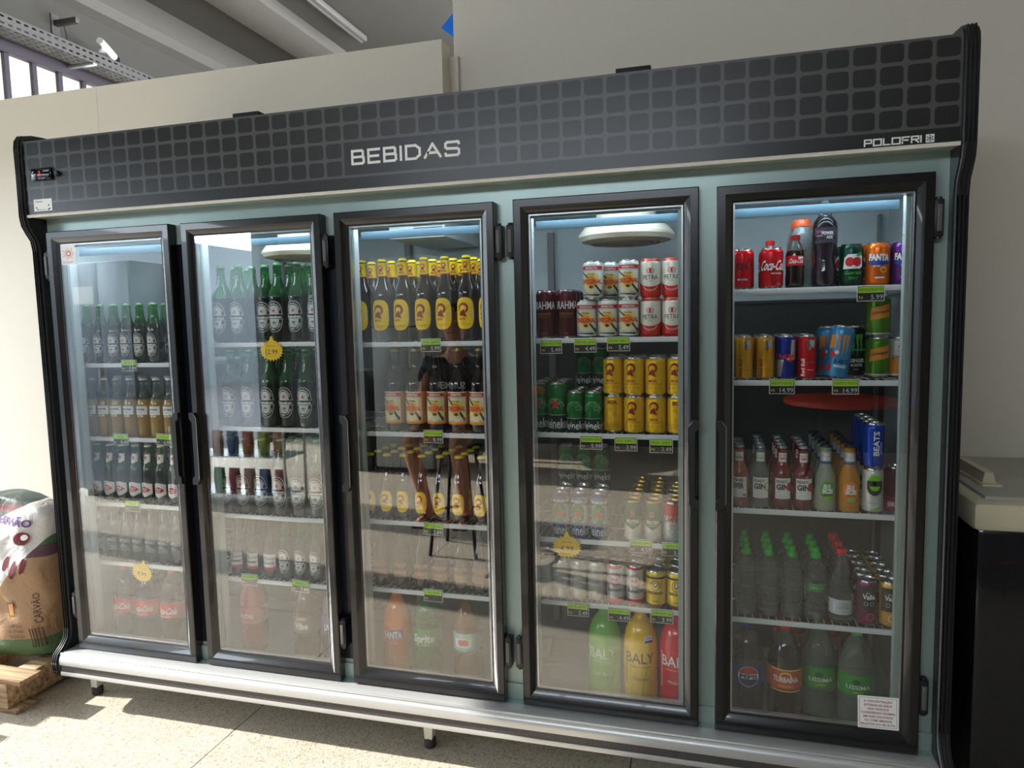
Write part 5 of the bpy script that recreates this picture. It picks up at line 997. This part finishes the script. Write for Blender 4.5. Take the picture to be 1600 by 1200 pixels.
b = MB(); b.box(-.028, .028, -.15, .15, .957, .963, CRM, .002); b.prism([(-.018, .962), (.018, .962), (.012, .995), (-.012, .995)], 'y', -.12, .12, CRM); o = b.build('lid_handle', ld_, sharp=20); o.location = (3.262-ox, .44-oy, 0)
for x, y in ((3.24, .2), (3.24, .73), (4.12, .2), (4.12, .73)): b = MB(); b.lathe([(0, 0), (.03, 0), (.03, .03), (.015, .061), (0, .061)], RUBBER, 16, at=(x-ox, y-oy, 0)); b.build('foot', FZ)
# ---------------------------------------------------------------- across the shop: what the glass doors mirror
GC = mat('cabinet_grey', (104, 114, 124), .35, coat=.2)
t = tag(empty('grey_upright_cabinet', (-2.665, -3.02, 0)), 'tall blue-grey metal cabinet with paper notice standing by the street opening', 'cabinet')
b = MB(); b.box(-.33, .33, -.28, .22, .06, 2.08, GC, .008); b.box(-.32, .32, -.27, .2, 0, .06, RUBBER); b.build('body', t)
for x0, x1 in ((-.325, -.003), (.003, .325)): b = MB(); b.box(x0, x1, .221, .24, .08, 2.06, GC, .004); dr = b.build('door', t); b = MB(); xx = x1-.03 if x1 < 0 else x0+.03; b.tube([(xx, .255, 1.0), (xx, .255, 1.15)], .006, ALU, 8); b.build('handle', dr)
b = MB(); b.box(-.27, -.05, .2405, .2415, 1.72, 1.87, TAGW); b.build('paper_notice', t)
LGP = mat('locker_light_grey', (150, 156, 154), .4)
t = tag(empty('white_upright_fridge', (-.48, -4.5, 0)), 'pale grey upright fridge against the far side of the shop', 'fridge')
b = MB(); b.box(-.31, .31, -.32, .28, .04, 2.14, LGP, .01); b.build('body', t); b = MB(); b.box(-.305, .305, .281, .32, .06, 1.45, LGP, .008); dr = b.build('door', t); b = MB(); b.tube([(.26, .345, .9), (.26, .345, 1.3)], .01, ALU, 8); b.build('handle', dr); b = MB(); b.box(-.305, .305, .281, .32, 1.46, 2.13, LGP, .008); b.build('freezer_door', t)
DKB = mat('speaker_black', (18, 18, 20), .6)
t = tag(empty('black_speaker_box', (-1.02, -4.4, 0)), 'black floor speaker box standing beside the pale grey fridge', 'speaker')
b = MB(); b.box(-.16, .16, -.2, .2, 0, 1.02, DKB, .01); b.build('box', t); b = MB(); b.lathe([(0, 0), (.10, .01), (.12, 0)], mat('cone_grey', (60, 60, 62), .5), 24); o = b.build('cone', t); o.rotation_euler = (-PI/2, 0, 0); o.location = (0, .202, .7)
# snack rack
t = tag(empty('snack_rack', (-1.45, -2.92, 0)), 'low metal rack of snack packs across the shop, facing the fridge', 'rack')
b = MB(); [b.tube([(x, y, 0), (x, y, .66)], .012, ALU, 8) for x in (-.55, .55) for y in (-.15, .15)]; b.build('rack_frame', t)
for z in (.10, .42): b = MB(); b.box(-.56, .56, -.16, .16, z-.012, z, ALU); b.build('shelf_board', t)
protoB = None; SK = 0
for lv, z in enumerate((.10, .42)):
    for i in range(7):
        colr, cn = [((196, 200, 50), 'lime yellow'), ((214, 120, 80), 'orange'), ((60, 150, 90), 'green'), ((206, 60, 70), 'red'), ((230, 170, 150), 'pink'), ((60, 90, 170), 'blue'), ((210, 60, 50), 'scarlet')][(i+lv*2) % 7]
        b = MB(); mm = mat('pack_'+cn.replace(' ', '_'), tuple(int(v*.62) for v in colr), .5)
        rg = [[b.bm.verts.new((.062*sx*(1-.15*abs(v-.5)*2), .03*sy*math.sin(PI*min(max(v, .04), .96)), .2*v)) for sx, sy in ((-1, 0), (-.6, -1), (0, -1.2), (.6, -1), (1, 0), (.6, 1), (0, 1.2), (-.6, 1))] for v in [q/8 for q in range(9)]]
        b.mi(mm)
        for q in range(8):
            for w_ in range(8): f = b.bm.faces.new([rg[q][w_], rg[q][(w_+1) % 8], rg[q+1][(w_+1) % 8], rg[q+1][w_]]); f.smooth = True
        b.bm.faces.new(rg[0][::-1]); b.bm.faces.new(rg[-1]); o = b.build('snack_pack'); o.location = (-1.45-.45+i*.15, -2.86, z+.001)
        tag(o, f"{cn} snack pack, {ORD[i]} along on the {['lowest','middle','top'][lv]} board of the rack", 'snack pack', 'snack packs on the low rack')
# round red tables
REDT = mat('table_red_plastic', (222, 62, 38), .35)
def table(x, y, lab):
    t = tag(empty('round_table', (x, y, 0)), lab, 'table', 'round red tables'); b = MB(); b.lathe([(0, .715), (.44, .715), (.47, .705), (.475, .72), (.47, .74), (.455, .75), (0, .75)], REDT, 48); b.build('tabletop', t)
    for i in range(4):
        an = PI/4+i*PI/2; b = MB(); b.tube([(.22*math.cos(an), .22*math.sin(an), .715), (.34*math.cos(an), .34*math.sin(an), .0)], .016, DKB, 8); b.build('leg', t)
table(3.55, -4.5, 'round red plastic table nearer the right wall'); table(.25, -5.2, 'round red plastic table beside the pale grey fridge')
# high stool and the person on it
t = tag(empty('high_stool', (.86, -2.08, 0)), 'black high stool with a curved metal frame carrying the seated person', 'stool')
b = MB(); b.lathe([(0, .665), (.16, .665), (.18, .675), (.18, .695), (.16, .705), (0, .705)], DKB, 32); b.build('seat', t)
for i in range(4): an = PI/4+i*PI/2; b = MB(); b.tube([(.12*math.cos(an), .12*math.sin(an), .665), (.22*math.cos(an), .22*math.sin(an), 0)], .012, DKB, 8); b.build('leg', t)
b = MB(); b.tube([(.19*math.cos(2*PI*i/24), .19*math.sin(2*PI*i/24), .24) for i in range(24)], .009, mat('footrest_red_brown', (130, 60, 46), .4), 8, closed=True); b.build('footrest', t)
SKIN = mat('skin', (196, 140, 112), .5); SHIRT = mat('tshirt_black', (26, 26, 30), .8); SHORT = mat('shorts_grey', (70, 74, 86), .85); HAIR = mat('hair_dark', (34, 26, 22), .7); SHOE = mat('sandal_brown', (90, 62, 44), .6)
P = tag(empty('person', (.86, -2.12, .728)), 'person in black printed t-shirt and shorts sitting on the high stool', 'person')
def skin_mesh(name, verts, edges, radii, m, parent, sub=2, root=0):
    me = bpy.data.meshes.new(name); me.from_pydata(verts, edges, []); ob = bpy.data.objects.new(name, me); COL.objects.link(ob)
    sk_ = ob.modifiers.new('s', 'SKIN'); sk_.use_smooth_shade = True; ob.modifiers.new('ss', 'SUBSURF').levels = sub
    for i, r in enumerate(radii): me.skin_vertices[0].data[i].radius = (r, r) if not isinstance(r, tuple) else r
    me.skin_vertices[0].data[root].use_root = True
    dg = bpy.context.evaluated_depsgraph_get(); m2 = bpy.data.meshes.new_from_object(ob.evaluated_get(dg)); bpy.data.objects.remove(ob)
    m2.materials.clear(); m2.materials.append(m)
    for p_ in m2.polygons: p_.use_smooth = True
    o = bpy.data.objects.new(name, m2); COL.objects.link(o); o.parent = parent; return o
# the figure faces +y; coordinates are relative to the seat
V, Ed, Rd = [], [], []
def v_(co, r, link=None):
    V.append(co); Rd.append(r)
    if link is not None: Ed.append((link, len(V)-1))
    return len(V)-1
pel = v_((0, 0, .09), .115); ch = v_((0, -.01, .30), .105, pel); up = v_((0, 0, .46), .10, ch); nk = v_((0, .01, .58), .055, up); hb = v_((0, .02, .66), .055, nk)
for s_ in (-1, 1):
    hp = v_((s_*.09, .04, .075), .082, pel); kn = v_((s_*.15, .44, .085), .060, hp); k2 = v_((s_*.15, .46, .03), .056, kn); an_ = v_((s_*.13, .27, -.40), .036, k2); hl = v_((s_*.13, .24, -.445), .034, an_); v_((s_*.14, .40, -.452), .028, hl)
    sh = v_((s_*.19, -.01, .49), .060, up); el = v_((s_*.25, .04, .22), .040, sh); wr = v_((s_*.16, .26, .175), .028, el); pm = v_((s_*.145, .32, .165), (.036, .018), wr)
    for fi, (dx, ln) in enumerate(((-.027, .060), (-.009, .070), (.009, .066), (.026, .052))):
        f1 = v_((s_*.145+dx, .352, .163), .0095, pm); f2 = v_((s_*.145+dx*1.1, .352+ln*.5, .160), .0085, f1); v_((s_*.145+dx*1.15, .352+ln*.9, .148), .0075, f2)
    th_ = v_((s_*.145-s_*.036, .300, .168), .011, pm); v_((s_*.145-s_*.058, .330, .160), .009, th_)
body = skin_mesh('body', V, Ed, Rd, SKIN, P)
# head, joined to the neck inside the same skin colour
b = MB(); HP = [(0, -.125), (.040, -.118), (.058, -.095), (.068, -.06), (.075, -.01), (.078, .03), (.074, .07), (.055, .10), (.028, .116), (0, .12)]
b.lathe(HP, SKIN, 28)
for v in b.bm.verts:
    v.co.y *= 1.22
    if v.co.y > .06 and v.co.z < .0: v.co.y += .008
b.tube([(0, .085, .018), (0, .104, -.022), (0, .092, -.034)], [.006, .013, .009], SKIN, 8)
for s_ in (-1, 1): b.tube([(s_*.076, 0, .02), (s_*.084, -.006, .0), (s_*.076, -.002, -.032)], [.010, .012, .007], SKIN, 8); b.lathe([(0, -.011), (.011, -.004), (.012, .003), (0, .010)], WHITE, 10, at=(s_*.029, .084, .012)); b.lathe([(0, -.006), (.006, 0), (0, .006)], BLACK, 8, at=(s_*.029, .095, .012))
b.tube([(-.024, .086, -.062), (0, .094, -.060), (.024, .086, -.062)], [.003, .006, .003], mat('lips', (160, 92, 84), .5), 6)
hd_ = b.build('head', P, sharp=0); hd_.location = (0, .035, .76)
b = MB(); b.lathe([(.081, -.01), (.084, .03), (.080, .075), (.060, .106), (.03, .124), (0, .128)], HAIR, 28)
for v in b.bm.verts:
    v.co.y = v.co.y*1.22-.012
    if v.co.y > .05 and v.co.z < .055: v.co.z = .055+.2*(v.co.z-.055)
b.build('hair', hd_, sharp=0)
Vs = [(0, 0, .10), (0, -.01, .30), (0, 0, .47), (-.19, -.01, .50), (-.235, .01, .35), (.19, -.01, .50), (.235, .01, .35), (0, 0, .52)]
sh_ = skin_mesh('tshirt', Vs, [(0, 1), (1, 2), (2, 3), (3, 4), (2, 5), (5, 6), (2, 7)], [.175, .165, .150, .072, .066, .072, .066, .085], SHIRT, P); sh_.scale = (1, .82, 1)
a = Art(); a.text('SUMMER', 0, 0, .045, WHITE, 1, w=.19, bold=.02).text('beach club', 0, -.05, .022, WHITE, 1, w=.12); o = a.build('shirt_print', sh_); o.rotation_euler = (0, 0, PI); o.location = (0, .165, .37)
skin_mesh('shorts', [(0, 0, .08), (-.09, .05, .078), (-.135, .30, .082), (.09, .05, .078), (.135, .30, .082)], [(0, 1), (1, 2), (0, 3), (3, 4)], [.15, .098, .088, .098, .088], SHORT, P)
for s_ in (-1, 1):
    b = MB(); b.box(-.045, .045, -.06, .19, -.022, 0, SHOE, .008); b.tube([(-.045, .10, 0), (-.02, .10, .045), (.02, .10, .045), (.045, .10, 0)], .010, SHOE, 6); o = b.build('sandal', P); o.location = (s_*.135, .24, -.462)
